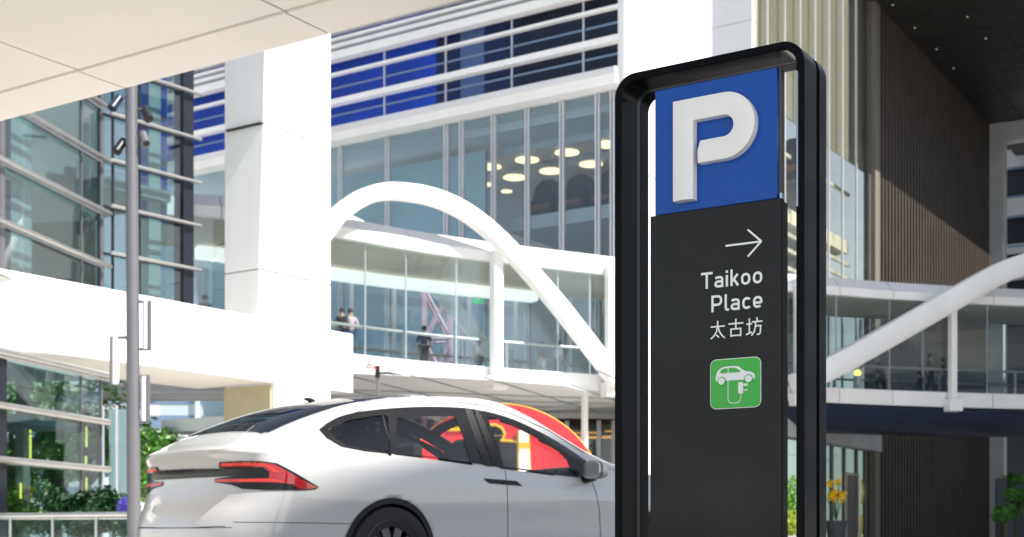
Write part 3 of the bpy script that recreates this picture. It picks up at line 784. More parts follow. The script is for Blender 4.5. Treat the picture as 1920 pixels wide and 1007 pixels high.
# small red triangle warning sign on a dark post under the bridge
tq = at(708,33); ts = thing('warning_sign',(tq.x,tq.y,0),'small triangular red-edged warning sign on a dark post','road sign')
MB().tube([(tq.x,tq.y,0),(tq.x,tq.y,zat(688,33))],.045,10).build('post','grey_metal',ts)
MB().box(tq.x-.06,tq.x+.06,tq.y-.08,tq.y+.05,zat(708,33),zat(686,33)).build('bracket','black',ts,bevel=.01)
MB().tube([(tq.x,tq.y,zat(700,33)),(tq.x+.25,tq.y,zat(699,33)),(tq.x+.62,tq.y,zat(703,33))],[.03,.035,.012],8).build('arm','black',ts)
tri = [Vector((at(px,33).x,32.9,zat(py,33))) for px,py in ((694,670),(686,692),(707,693))]
c_ = sum(tri,Vector())/3
MB().prism([p for p in tri],(0,.03,0)).build('plate','red',ts)
MB().prism([c_+(p-c_)*.66+Vector((0,-.012,0)) for p in tri],(0,.008,0)).build('plate_face','letter_white',ts)
MB().prism([c_+(p-c_)*.28+Vector((-.01,-.02,0)) for p in tri],(0,.006,0)).build('symbol','red',ts)
MB().tube([Vector((tri[2].x-.04,32.93,tri[2].z+.04)),Vector((tq.x,tq.y,tri[2].z-.05))],.02,6).build('stub','black',ts)

# ------------------------------------------------------------------ vegetation
def leaves(m, c, r, n, s, rnd=random):
    c = Vector(c)
    for i in range(n):
        d = Vector((rnd.gauss(0,1),rnd.gauss(0,1),rnd.gauss(0,1))).normalized(); p = c+Vector((d.x*r[0],d.y*r[1],d.z*r[2]))*(rnd.random()**.45)
        a = Vector((rnd.gauss(0,1),rnd.gauss(0,1),rnd.gauss(0,.7))).normalized(); b = a.cross(Vector((rnd.random(),rnd.random(),rnd.random()+.2))).normalized()
        k = s*rnd.uniform(.6,1.4); m.quad(p-a*k, p-b*k*.45, p+a*k, p+b*k*.45)
def tree(q, h, r, clumps, n, s, label, mt_='leaf', name='broadleaf_tree', grp=None):
    t = thing(name,(q[0],q[1],0),label,'tree' if 'tree' in name else 'plant',grp); rnd = random.Random(int(q[0]*100)+clumps)
    tr = MB(); tr.tube([(q[0],q[1],0),(q[0]+.05*h*.2,q[1],h*.35),(q[0],q[1],h*.75)],[.035*h,.025*h,.01*h],8)
    m = MB()
    for i in range(clumps):
        an = rnd.uniform(0,2*pi); rr = r*rnd.uniform(.2,.75); z = h*rnd.uniform(.4,.92)
        cc = Vector((q[0]+cos(an)*rr,q[1]+sin(an)*rr,z)); tr.tube([(q[0],q[1],h*.35),(cc.x,cc.y,cc.z)],[.014*h,.004*h],6)
        leaves(m,cc,(r*.42,r*.42,r*.34),n,s,rnd)
    tr.build('trunk','bark',t); m.build('crown',mt_,t,recalc=False); return t
tree(at(286,68),6.0,2.1,24,160,.17,'bright green tree just right of the lamp mast under the podium','leaf_bright')
tree(at(345,66),4.3,1.2,14,130,.14,'smaller green tree beside a white post in front of the distant office block','leaf_bright')
tree(at(255,60),5.2,1.7,16,120,.15,'green tree hidden partly by the lamp mast','leaf')
for i,(px,Y_,h,r,mt_,lb) in enumerate(((35,31.5,2.6,1.1,'leaf_bright','tall bright shrub inside the glass pavilion at the far left'),(30,29.4,1.35,.8,'leaf_lime','yellow-green shrub low behind the handrail at the far left'),(135,28.6,1.35,.75,'leaf_dark','dark leafy plant behind the handrail under the lowest rail'),(180,28.2,1.5,.65,'leaf_dark','dark palm-like plant beside the glass edge'),(212,27.6,1.5,.5,'leaf_dark','dark rounded shrub left of the lamp mast'),(108,34,3.6,.6,'leaf','slim tree inside the glass pavilion between the columns'),(20,45,6,2.6,'leaf_bright','green tree seen through the far left lower glass'),(160,47,6,2.4,'leaf','green tree seen through the pavilion glass near its edge'))):
    tree(at(px,Y_),h,r,14,210,.065 if Y_<35 else .13,lb,mt_,'shrub' if h<3 else 'broadleaf_tree')
vf = thing('flowering_shrub',at(236,26.6),'violet-blue flowering shrub just left of the lamp mast','plant')
m = MB(); leaves(m,at(236,26.6,955),(.18,.2,.27),900,.03); m.build('blossom','violet',vf,recalc=False)
m = MB(); leaves(m,at(236,26.6,990),(.25,.25,.3),500,.05); m.build('foliage','leaf_dark',vf,recalc=False)
tree(at(1488,31),zat(898,31)*1.05,.7,16,160,.06,'bright green bush glimpsed through the right slot of the sign','leaf_bright','shrub')
pl = thing('planted_tub',at(1486,29),'yellow-green planting in a low tub seen through the slot of the sign','plant')
q = at(1486,29)
MB().tube([(q.x,q.y,0),(q.x,q.y,.45)],[.4,.5],16).build('tub','concrete',pl)
m = MB(); leaves(m,(q.x,q.y,.7),(.55,.5,.32),700,.06); m.build('foliage','leaf_lime',pl,recalc=False)
q = at(1568,52)
yf = thing('yellow_flowers',q,'tall yellow flower display outside the shop right of the sign','plant')
MB().tube([(q.x,q.y,0),(q.x,q.y,1.0)],[.3,.42],14).build('pot','dark_wall',yf)
m = MB()
for i in range(9):
    a = i*.7; tip = Vector((q.x+.42*cos(a)*random.uniform(.3,1),q.y+.3*sin(a),random.uniform(1.6,2.75))); m.tube([(q.x,q.y,1),(tip.x,tip.y,tip.z)],.02,5)
m.build('stems','leaf_dark',yf)
m = MB()
for i in range(8):
    leaves(m,(q.x+random.uniform(-.35,.3),q.y+random.uniform(-.2,.2),random.uniform(1.5,2.7)),(.16,.16,.2),60,.07)
m.build('blossoms','yellow',yf,recalc=False)
for px,Y_,h,r,lb in ((1905,62,3.4,1.0,'dark green shrub in deep shade at the right edge'),(1885,58,2.5,.5,'dark slim plant beside the portal frame at right')):
    tree(at(px,Y_),h,r,12,90,.13,lb,'leaf','shrub')
wp = Fr(at(1866,60),(1,-.3)); wpt = thing('display_board',wp.p(.3,0,0),'dark freestanding display board with teal panel at the right edge','board')
MB().fbox(wp,0,.5,0,.1,0,zat(897,60)).build('board','black',wpt); MB().fbox(wp,.1,.4,-.03,-.005,zat(975,60),zat(905,60)).build('face','teal_wall',wpt)

# ------------------------------------------------------------------ people
def person(q, zf, face, label, top, bottom, pose='stand', hgt=1.7, grp=None):
    t = thing('person',(q.x,q.y,zf),label,'person',grp); s = hgt/1.75
    J = {'pel':(0,0,.95),'sp':(0,0,1.18),'ch':(0,0,1.38),'nk':(0,0,1.5),'hd':(0,.01,1.60),'ht':(0,.015,1.70)}
    step = .18 if pose == 'walk' else .02
    for k,sg_ in (('l',-1),('r',1)):
        st_ = step*sg_
        J['hp'+k]=(.09*sg_,0,.92); J['kn'+k]=(.10*sg_,st_*.6+.02,.50); J['an'+k]=(.10*sg_,st_,.08); J['ft'+k]=(.11*sg_,st_+.14,.03)
        J['sh'+k]=(.18*sg_,0,1.42)
        if pose == 'lean': J['el'+k]=(.24*sg_,.10,1.17); J['wr'+k]=(.16*sg_,.32,1.12); J['hn'+k]=(.13*sg_,.40,1.12)
        else: J['el'+k]=(.23*sg_,-st_*.5,1.15); J['wr'+k]=(.25*sg_,-st_*.8+.05,.93); J['hn'+k]=(.25*sg_,-st_*.9+.08,.84)
    E = [('pel','sp'),('sp','ch'),('ch','nk'),('nk','hd'),('hd','ht')]
    for k in 'lr': E += [('pel','hp'+k),('hp'+k,'kn'+k),('kn'+k,'an'+k),('an'+k,'ft'+k),('ch','sh'+k),('sh'+k,'el'+k),('el'+k,'wr'+k),('wr'+k,'hn'+k)]
    rad = dict(pel=.14,sp=.125,ch=.14,nk=.055,hd=.09,ht=.075,hp=.09,kn=.06,an=.04,ft=.04,sh=.06,el=.042,wr=.03,hn=.035)
    ca, sa = cos(face), sin(face)
    def grow(keys, extra, nm, mt_, par):
        ks = [k for k in keys if k in J]; me = bpy.data.meshes.new(nm)
        vs = []
        for k in ks: x,y,z = [c*s for c in J[k]]; vs.append((x*ca-y*sa, x*sa+y*ca, z))
        me.from_pydata(vs,[(ks.index(a),ks.index(b)) for a,b in E if a in ks and b in ks],[])
        o = bpy.data.objects.new(nm,me); COL.objects.link(o)
        md = o.modifiers.new('skin','SKIN'); sv = me.skin_vertices[0].data if me.skin_vertices else None
        if sv is None:
            me.attributes.new; 
        for i,k in enumerate(ks):
            r_ = (rad.get(k) or rad[k[:-1]])*s+extra; me.skin_vertices[0].data[i].radius = (r_,r_)
        me.skin_vertices[0].data[0].use_root = True
        o.modifiers.new('sub','SUBSURF').levels = 1; o.modifiers['sub'].render_levels = 1
        dg = bpy.context.evaluated_depsgraph_get(); dg.update(); m2 = bpy.data.meshes.new_from_object(o.evaluated_get(dg)); m2.name = nm
        bpy.data.objects.remove(o); m2.materials.clear(); m2.materials.append(M[mt_])
        for p in m2.polygons: p.use_smooth = True
        o2 = bpy.data.objects.new(nm,m2); COL.objects.link(o2); o2.parent = par; return o2
    grow(list(J),0,'body','skin',t)
    grow(['ch','sp','pel','shl','ell','shr','elr'],.018,'shirt',top,t)
    grow(['pel','hpl','knl','anl','hpr','knr','anr'],.016,'trousers',bottom,t)
    hd = J['hd']; x,y = hd[0],hd[1]-.02
    MB().ball(Vector((q.x+(x*ca-y*sa)*s,q.y+(x*sa+y*ca)*s,zf+1.665*s)),.105*s,(.95,1.0,1.05),12).build('hair','hair',t,smooth='all')
    return t
_sv = None
def skin_ready(): pass
def on_bridge(px, off):
    a = px
    for _ in range(12):
        p,n = path_at(a); q = p+n*off; a += px-(960+2500*q.x/q.y)
    return q
try:
    person(on_bridge(641,.9),ZF,2.6,'person in dark clothes leaning at the bridge rail, left of the pair','cloth_dark','cloth_navy','lean',1.66)
    person(on_bridge(657,.9),ZF,3.6,'person in pale pink top at the bridge rail, right of the pair','cloth_pink','cloth_denim','lean',1.68)
    person(on_bridge(795,2.6),ZF,.3,'person in dark navy standing behind the reflected lattice on the bridge','cloth_navy','cloth_dark','walk',1.72)
    person(on_bridge(898,3.4),ZF,1.2,'person in a light top just left of the white hanger','cloth_white','cloth_dark','stand',1.55)
    person(on_bridge(940,2.8),ZF,1.0,'person in denim blue just right of the white hanger','cloth_denim','cloth_navy','walk',1.75)
    person(on_bridge(1016,3.6),ZF,1.7,'person in grey top and white trousers beneath the falling arch','cloth_grey','cloth_white','walk',1.68)
    person(on_bridge(1047,3.2),ZF,2.0,'person in white standing nearest the foot of the arch','cloth_white','cloth_grey','stand',1.7)
    person(on_bridge(1646,2.4),ZF,1.2,'person in navy, leftmost of the people right of the sign','cloth_navy','cloth_dark','stand',1.5)
    person(on_bridge(1660,2.9),ZF,1.9,'person in a grey top next to the rail right of the sign','cloth_grey','cloth_dark','stand',1.48)
    person(on_bridge(1724,1.5),ZF,1.5,'shorter person in black beside a taller one, left of the right hanger','cloth_dark','cloth_dark','walk',1.35)
    person(on_bridge(1744,1.2),ZF,4.4,'taller person in black walking left of the right hanger','cloth_dark','cloth_dark','walk',1.8)
    person(on_bridge(1768,2.0),ZF,1.5,'person in navy half hidden by the right hanger','cloth_navy','cloth_denim','walk',1.72)
    person(on_bridge(384,1.2),ZF,3.0,'person with dark hair seen between the glass building and the pillar','cloth_denim','cloth_dark','stand',1.6)
except Exception as e:
    print('PERSON FAIL', e)
q = on_bridge(1608,1.2)
kl = thing('lit_stand',(q.x,q.y,ZF),'white stand topped by a glowing yellow-white lamp on the bridge right of the sign','lamp')
MB().tube([Vector((q.x,q.y,ZF)),Vector((q.x,q.y,ZF+.75))],[.2,.15],12).build('column','white',kl); MB().ball(Vector((q.x,q.y,ZF+.86)),.13,(1.2,1,1),12).build('globe','glow_yellow',kl,smooth='all')
q = on_bridge(896,4.2)
ex = thing('exit_sign',(q.x,q.y,ZC-.75),'small green exit sign hanging from the bridge ceiling left of centre','sign')
MB().box(q.x-.2,q.x+.2,q.y-.03,q.y+.03,ZC-.70,ZC-.54).build('panel','exit_green',ex); MB().box(q.x-.02,q.x+.02,q.y-.02,q.y+.02,ZC-.52,ZC).build('bracket','light_metal',ex)
q = on_bridge(1652,3.6)
ex = thing('exit_sign',(q.x,q.y,ZC-.95),'small green exit sign hanging from the bridge ceiling right of the parking sign','sign')
MB().box(q.x-.3,q.x+.3,q.y-.03,q.y+.03,ZC-.95,ZC-.72).build('panel','exit_green',ex); MB().box(q.x-.02,q.x+.02,q.y-.02,q.y+.02,ZC-.72,ZC).build('bracket','light_metal',ex)
# ------------------------------------------------------------------ parking sign
SG = Fr(at(1152,5), UU)
sg = thing('parking_sign', SG.p(.37,.1,0), 'tall black parking totem with blue letter panel and green charging symbol', 'sign')
W = .742; TOP = 2.213; RC = .085
def ring_path(ins, n=10):
    r = RC-ins; P = [(ins,0.0)]
    for k in range(n+1): a = pi-(pi/2)*k/n; P.append((RC+r*cos(a), TOP-RC+r*sin(a)))
    for k in range(n+1): a = pi/2-(pi/2)*k/n; P.append((W-RC+r*cos(a), TOP-RC+r*sin(a)))
    P.append((W-ins,0.0)); return P
def ring(i0, i1, v0, v1, name, m_, bev=.004):
    A, B = ring_path(i0), ring_path(i1); m = MB(); R = []
    for a, b in zip(A, B): R.append([m.bm.verts.new(SG.p(a[0],v0,a[1])),m.bm.verts.new(SG.p(b[0],v0,b[1])),m.bm.verts.new(SG.p(b[0],v1,b[1])),m.bm.verts.new(SG.p(a[0],v1,a[1]))])
    for p, q in zip(R, R[1:]):
        for k in range(4): m.bm.faces.new((p[k],p[(k+1)%4],q[(k+1)%4],q[k]))
    m.bm.faces.new(R[0]); m.bm.faces.new(R[-1])
    return m.build(name, m_, sg, smooth=True, bevel=bev)
ring(0,.030,0,.125,'front_frame','sign_black')
ring(.012,.030,.1255,.1495,'groove','black',0)
ring(0,.030,.15,.225,'rear_frame','sign_black')
PV = .02
MB().fbox(SG,.139,.651,PV,PV+.03,.08,1.6745).build('text_panel','sign_panel',sg,bevel=.003)
MB().fbox(SG,.143,.647,PV+.033,PV+.075,.08,1.670).build('rear_panel','sign_panel',sg,bevel=.003)
MB().fbox(SG,.149,.6275,.04,.062,1.680,2.142).build('letter_panel','sign_blue',sg,bevel=.002)
MB().fbox(SG,.1475,.6325,.0625,.10,1.6755,2.144).build('letter_panel_back','grey_metal',sg,bevel=.002)
MB().fbox(SG,.2,.58,.105,.19,.1,2.15).build('spine','sign_black',sg)
MB().fbox(SG,.03,.712,.02,.19,0,.075).build('plinth','sign_black',sg)
MB().fbox(SG,.634,.640,.05,.07,1.676,1.70).build('hinge','chrome',sg)
MB().fbox(SG,.7135,.7205,-.0022,-.0004,1.63,2.10).build('trim_or_glint','frame_glint',sg,bevel=.0008)  # strip added to give the frame edge its bright reflection
# letter P: ridged stroke swept along its path
hw = .0415
pth = [(.281,1.712),(.281,2.036)]
ac, ar = (.4385,1.9585), .0775
path = [(.281,1.712)]+[(.281,2.036)]+[(.33,2.036),(.40,2.036)]+[(ac[0]+ar*sin(a*pi/18),ac[1]+ar*cos(a*pi/18)) for a in range(0,19)]+[(.40,1.881),(.342,1.881)]
m = MB(); R = []
for i,(u_,z_) in enumerate(path):
    p = Vector((u_,z_)); a = Vector(path[i-1]) if i else None; b = Vector(path[i+1]) if i < len(path)-1 else None
    d1 = (p-a).normalized() if a is not None else (b-p).normalized(); d2 = (b-p).normalized() if b is not None else d1
    t = (d1+d2).normalized(); nrm = Vector((-t.y,t.x)); k = 1/max(.5,nrm.dot(Vector((-d1.y,d1.x))))
    L = p+nrm*hw*k; Rr = p-nrm*hw*k*.93; C = p+nrm*hw*k*.08
    if i == len(path)-1: L = p+nrm*hw+Vector((-.004,0)); Rr = p-nrm*hw*.9+Vector((.006,0)); C = p+Vector((0,0)); 
    v0, v1, v2 = .0395, .006, -.004
    R.append([m.bm.verts.new(SG.p(L.x,v0,L.y)),m.bm.verts.new(SG.p(L.x,v1,L.y)),m.bm.verts.new(SG.p(C.x,v2,C.y)),m.bm.verts.new(SG.p(Rr.x,v1,Rr.y)),m.bm.verts.new(SG.p(Rr.x,v0,Rr.y))])
for p, q in zip(R, R[1:]):
    for k in range(4): m.bm.faces.new((p[k],p[k+1],q[k+1],q[k]))
m.bm.faces.new(R[0]); m.bm.faces.new(R[-1][::-1])
m.build('raised_letter','letter_white',sg,smooth=True)
def ribbon(m, P, w_, v):
    P = [Vector(p) for p in P]; n = len(P); closed = (P[0]-P[-1]).length < 1e-6
    if closed: P = P[:-1]; n -= 1
    R = []
    for i,p in enumerate(P):
        a = P[i-1] if (i or closed) else None; b = P[(i+1)%n] if (i < n-1 or closed) else None
        d1 = (p-a).normalized() if a is not None else (b-p).normalized(); d2 = (b-p).normalized() if b is not None else d1
        t = (d1+d2).normalized(); nn = Vector((-t.y,t.x)); k = 1/max(.5,nn.dot(Vector((-d1.y,d1.x))))
        L, Q = p+nn*w_/2*k, p-nn*w_/2*k
        R.append([m.bm.verts.new(SG.p(q.x,vv_,q.y)) for q,vv_ in ((L,v),(Q,v),(Q,v+.001),(L,v+.001))])
    for i in range(n if closed else n-1):
        A,B = R[i],R[(i+1)%n]
        for k in range(4): m.bm.faces.new((A[k],A[(k+1)%4],B[(k+1)%4],B[k]))
    if not closed: m.bm.faces.new(R[0]); m.bm.faces.new(R[-1])
def arc(cx, cy, rx, ry, a0, a1, n=10, e=.82):
    out = []
    for k in range(n+1):
        a = radians(a0+(a1-a0)*k/n); c_, s_ = cos(a), sin(a)
        out.append((cx+rx*math.copysign(abs(c_)**e,c_), cy+ry*math.copysign(abs(s_)**e,s_)))
    return out
XH = .66
GL = {'T':(.64,[[(0,.925),(.64,.925)],[(.32,.925),(.32,0)]]),
 'a':(.50,[[(.05,.585)]+arc(.24,.46,.185,.165,115,0,8)+[(.425,.0)],[(.425,.36),(.24,.36)]+arc(.235,.215,.175,.145,90,270,10)+[(.33,.07),(.425,.13)]]),
 'i':(.15,[[(.075,0),(.075,.70)],[(.075,.83),(.075,.99)]]),
 'k':(.47,[[(.075,0),(.075,1.0)],[(.075,.24),(.41,.70)],[(.20,.41),(.435,0)]]),
 'o':(.53,[arc(.265,.35,.19,.28,0,360,28)]),
 'P':(.62,[[(.075,0),(.075,1.0)],[(.075,.925),(.36,.925)]+arc(.345,.675,.20,.25,90,-90,14)[1:-1]+[(.36,.425),(.075,.425)]]),
 'l':(.24,[[(.075,1.0),(.075,.2),(.10,.105),(.17,.07),(.25,.07)]]),
 'c':(.47,[arc(.265,.35,.19,.28,42,318,22)]),
 'e':(.52,[[(.455,.315)]+[(.075,.315)],arc(.265,.35,.19,.28,-8,312,26)])}
def word(txt, u0, u1, z0, z1, w_, nm):
    tot = sum(GL[c][0] for c in txt)+.105*(len(txt)-1); H_ = z1-z0; sx = (u1-u0)/tot; x = 0; m = MB()
    for c in txt:
        for j,st in enumerate(GL[c][1]): ribbon(m,[(u0+(x+a)*sx, z0+b*H_) for a,b in st],w_,PV-.0013-.0003*j)
        x += GL[c][0]+.105
    m.build(nm,'ink_white',sg)
word('Taikoo',.3455,.5818,1.3835,1.4425,.0085,'place_name')
word('Place',.3850,.5818,1.2965,1.3565,.0085,'place_name')
HZ = [(.0,[[(.06,.66),(.94,.66)],[(.50,.98),(.49,.66),(.42,.38),(.28,.15),(.06,-.02)],[(.52,.62),(.62,.34),(.76,.14),(.95,-.02)],[(.42,.20),(.58,.03)]]),
 (1.13,[[(.04,.74),(.96,.74)],[(.50,1.0),(.50,.44)],[(.20,.0),(.20,.44),(.80,.44),(.80,.0)],[(.20,.07),(.80,.07)]]),
 (2.26,[[(.02,.64),(.36,.64)],[(.20,.95),(.20,.14)],[(.0,.06),(.37,.18)],[(.36,.74),(1.0,.74)],[(.66,.98),(.70,.76)],[(.60,.74),(.57,.42),(.50,.18),(.34,-.02)],[(.58,.50),(.90,.50),(.88,.20),(.85,.06),(.78,.02),(.66,.03)]])]
m = MB()
for x0,sts in HZ:
    k = (.5815-.3800)/3.26
    for j,st in enumerate(sts): ribbon(m,[(.3800+(x0+a)*k,1.2015+b*(.0635)) for a,b in st],.0052,PV-.0013-.0002*j)
m.build('place_name_chinese','ink_white',sg)
def bars(segs, w_, v, m=None):
    m = m or MB()
    for (a, b) in segs:
        a = Vector(a); b = Vector(b); d = (b-a).normalized(); n = Vector((-d.y,d.x))*w_/2
        m.prism([SG.p(*q,0) if False else SG.p(q.x,v,q.y) for q in (a+n,a-n,b-n,b+n)],(SG.n.x*.0012,SG.n.y*.0012,0))
    return m
bars([((.441,1.5297),(.5755,1.5297))],.0065,PV-.0016,bars([((.527,1.577),(.5785,1.5292)),((.527,1.482),(.5785,1.5302))],.0065,PV-.003)).build('arrow','ink_white',sg)
# charging symbol
q0, q1, r0, r1 = .3815,.5765,.9460,1.1250
def rrect(u0,u1,z0,z1,r,v,nm,mt_,par=sg,n=8):
    P = []
    for cx,cz_,a0 in ((u1-r,z1-r,0),(u0+r,z1-r,90),(u0+r,z0+r,180),(u1-r,z0+r,270)):
        for k in range(n+1): a = radians(a0+90*k/n); P.append(SG.p(cx+r*cos(a),v,cz_+r*sin(a)))
    return MB().prism(P,(SG.n.x*.001,SG.n.y*.001,0)).build(nm,mt_,par)
ck = rrect(q0,q1,r0,r1,.024,PV-.0012,'charging_symbol','ink_white')
rrect(q0+.0025,q1-.0025,r0+.0025,r1-.0025,.0215,PV-.0024,'green_field','sign_green',ck)
def L2(x,y): return (q0+(q1-q0)*x, r1-(r1-r0)*y)
SX = q1-q0
carp = [(.12,.44),(.115,.36),(.13,.29),(.17,.22),(.24,.17),(.36,.155),(.48,.155),(.56,.17),(.66,.25),(.70,.275),(.80,.29),(.87,.33),(.885,.40),(.87,.44)]
v3 = PV-.0038
def poly2(P, nm, mt_, v, m=None):
    m2 = m or MB(); m2.prism([SG.p(L2(*p)[0],v,L2(*p)[1]) for p in P],(SG.n.x*.001,SG.n.y*.001,0)); return m2
m = poly2(carp,'','',v3); m = poly2([(.56,.49),(.655,.49),(.655,.71),(.56,.71)],'','',v3,m); m = poly2([(.665,.52),(.745,.52),(.745,.565),(.665,.565)],'','',v3,m); m = poly2([(.665,.635),(.745,.635),(.745,.66),(.665,.66)],'','',v3,m)
pc = [(.36,.46),(.36,.80),(.37,.85),(.40,.885),(.45,.895),(.52,.895),(.57,.885),(.60,.85),(.61,.80),(.61,.72)]
dash = []
acc = 0
for a,b in zip(pc,pc[1:]):
    A_,B_ = Vector(a),Vector(b); ln_ = (B_-A_).length; k = 0.
    while k < ln_:
        if int((acc+k)/.0175)%2 == 0: e = min(ln_,k+.0175); dash.append((Vector(L2(*(A_+(B_-A_)*(k/ln_)))),Vector(L2(*(A_+(B_-A_)*(e/ln_))))))
        k += .0175
    acc += ln_
bars(dash,.0052,v3,m); m.build('car_symbol','ink_white',ck)
gw_ = MB(); gw_ = poly2([(.20,.28),(.235,.215),(.30,.195),(.355,.19),(.355,.285),(.27,.29)],'','',PV-.0052,gw_); gw_ = poly2([(.375,.19),(.47,.19),(.53,.205),(.60,.265),(.60,.285),(.375,.285)],'','',PV-.0052,gw_)
def disc(m, x, y, r, v, n=20):
    cx, cz_ = L2(x,y); m.prism([SG.p(cx+r*cos(2*pi*k/n),v,cz_+r*sin(2*pi*k/n)) for k in range(n)],(SG.n.x*.001,SG.n.y*.001,0)); return m
disc(gw_,.235,.445,SX*.083,PV-.0052); disc(gw_,.765,.43,SX*.083,PV-.0052)
gw_.build('symbol_cutouts','sign_green',ck)
disc(disc(MB(),.235,.445,SX*.065,PV-.0066),.765,.43,SX*.065,PV-.0066).build('symbol_wheels','ink_white',ck)
# ------------------------------------------------------------------ car
TH = radians(48); CD = Vector((sin(TH),cos(TH))); CN = Vector((cos(TH),-sin(TH))); CB = Vector((-.06,10))
def cw(s_, t_, z_): q = CB+CD*(s_-2.05)+CN*(t_-.93); return Vector((q.x,q.y,z_))
c0 = cw(2.4,0,0)
car = thing('parked_car', c0, 'white five-door hatchback car with tinted windows and red tail lamps, seen from behind', 'car')
def itp(tab, x):
    if x <= tab[0][0]: return tab[0][1]
    for i in range(len(tab)-1):
        if x <= tab[i+1][0]:
            a,b,c_,d_ = tab[max(i-1,0)],tab[i],tab[i+1],tab[min(i+2,len(tab)-1)]
            h = c_[0]-b[0]; t = (x-b[0])/h
            m1 = (c_[1]-a[1])/(c_[0]-a[0]); m2 = (d_[1]-b[1])/(d_[0]-b[0])
            return (2*t**3-3*t*t+1)*b[1]+(t**3-2*t*t+t)*h*m1+(-2*t**3+3*t*t)*c_[1]+(t**3-t*t)*h*m2
    return tab[-1][1]
ZC_ = [(0,1.075),(.10,1.13),(.2,1.20),(.35,1.292),(.6,1.398),(.84,1.463),(1.27,1.530),(1.73,1.568),(2.3,1.57),(2.6,1.502),(2.9,1.385),(3.2,1.25),(3.5,1.12),(3.72,1.05),(3.85,1.03),(4.2,.95),(4.5,.84),(4.68,.70),(4.75,.60)]
ZR_ = [(0,1.05),(.10,1.075),(.2,1.115),(.35,1.185),(.6,1.285),(.84,1.365),(1.1,1.43),(1.4,1.474),(1.85,1.50),(2.2,1.478),(2.5,1.385),(2.8,1.258),(3.0,1.172),(3.2,1.09),(3.5,1.02),(3.85,.985),(4.2,.92),(4.5,.81),(4.68,.68),(4.75,.59)]
ZB_ = [(0,1.01),(.1,1.02),(.3,1.06),(.6,1.085),(.9,1.078),(1.35,1.052),(1.75,1.024),(2.4,.982),(3.04,.942),(3.4,.93),(3.85,.92),(4.2,.87),(4.5,.77),(4.68,.65),(4.75,.57)]
TR_ = [(0,.78),(.2,.74),(.5,.70),(1,.69),(2,.70),(2.8,.71),(3.3,.76),(3.7,.80),(4.2,.78),(4.75,.7)]
def wf(s_):
    a = 1.
    if s_ < .4: a = (1-(1-max(s_,0)/.4)**3.6)**(1/3.6)
    if s_ > 4.0: a = (1-((s_-4.0)/.75)**2.6)**(1/2.6) if s_ < 4.75 else 0
    return max(a,0)
def roff(z_, s_):                     # rear profile: bumper out, lamp recess in, spoiler lip out
    k = itp([(.2,.05),(.35,-.035),(.5,-.05),(.62,-.02),(.72,.025),(.85,.055),(.93,.055),(1.0,.03),(1.06,-.01),(1.1,-.005),(1.2,0),(1.6,0)],z_)
    return k*max(0,1-s_/.8)**1.5-.12*max(0,1-s_/.8)**2
def section(s_):
    w_ = wf(s_); zc,zr_,zb,tr = itp(ZC_,s_),itp(ZR_,s_),itp(ZB_,s_),itp(TR_,s_)
    fl = .022*math.exp(-((s_-1.0)/.42)**2)+.018*math.exp(-((s_-3.85)/.42)**2)
    zl = .24
    key = [(.80,zl),(.885,zl+.05),(.905+fl,.42),(.915+fl,.60),(.925+fl,.74),(.925+fl*.6,zb-.16 if zb>.9 else .74+(zb-.74)*.45),(.905,zb-.06),(.88,zb)]
    out = []
    P = [Vector((a,b)) for a,b in key]
    for i in range(len(P)-1):
        for k in range(5):
            a,b,c_,d_ = P[max(i-1,0)],P[i],P[i+1],P[min(i+2,len(P)-1)]; t = k/5
            out.append(.5*((2*b)+(c_-a)*t+(2*a-5*b+4*c_-d_)*t*t+(3*b-a-3*c_+d_)*t**3))
    B = Vector((.88,zb)); Rr = Vector((tr,zr_))
    for k in range(12):
        t = k/12; q = B.lerp(Rr,t); q.x += .03*sin(pi*t); out.append(q)
    for k in range(17):
        a = (pi/2)*k/16; out.append(Vector((tr*cos(a)**.9 if k<16 else 0, zr_+(zc-zr_)*sin(a)**1.0)))
    return [(q.x*w_, q.y) for q in out]
ss = []
k_ = 0
for i in range(26): ss.append(.4*(1-cos(pi/2*i/26)))
i = .4
while i < 4.0: ss.append(i); i += .03
for i in range(27): ss.append(4.0+.75*sin(pi/2*i/26))
bm = bmesh.new(); GR = []
for s_ in ss:
    half = section(s_); row = []
    for t_, z_ in half: row.append(bm.verts.new(cw(s_+roff(z_,s_),t_,z_)))
    left = [bm.verts.new(cw(s_+roff(z_,s_),-t_,z_)) for t_, z_ in half[:-1]]
    GR.append(row+left[::-1])
for A,B in zip(GR,GR[1:]):
    for k in range(len(A)-1):
        bm.faces.new((A[k],A[k+1],B[k+1],B[k]))
bmesh.ops.remove_doubles(bm,verts=bm.verts,dist=.0008)
bmesh.ops.recalc_face_normals(bm,faces=bm.faces)
bm.normal_update()
_c = cw(2.2,0,.8)
if sum((f.calc_center_median()-_c).dot(f.normal)*f.calc_area() for f in bm.faces) < 0: bmesh.ops.reverse_faces(bm,faces=bm.faces); bm.normal_update()
BV = BVHTree.FromBMesh(bm)
CDv, CNv = Vector((CD.x,CD.y,0)), Vector((CN.x,CN.y,0))
def loc_st(p): d = Vector((p.x,p.y))-CB; return (d.dot(CD)+2.05, d.dot(CN)+.93, p.z)
def mirror_pt(p): s_,t_,z_ = loc_st(p); return cw(s_,-t_,z_)
def hit(px, py):
    d = Vector(((px-960)/2500,1,(1000-py)/2500)).normalized(); h = BV.ray_cast(EYE,d)
    if h[0] is None: return None
    n = h[1]; 
    return (h[0], n if n.dot(d) < 0 else -n)
def inpoly(x, y, P):
    c = False; n = len(P)
    for i in range(n):
        (x1,y1),(x2,y2) = P[i],P[i-1]
        if (y1>y) != (y2>y) and x < (x2-x1)*(y-y1)/(y2-y1)+x1: c = not c
    return c
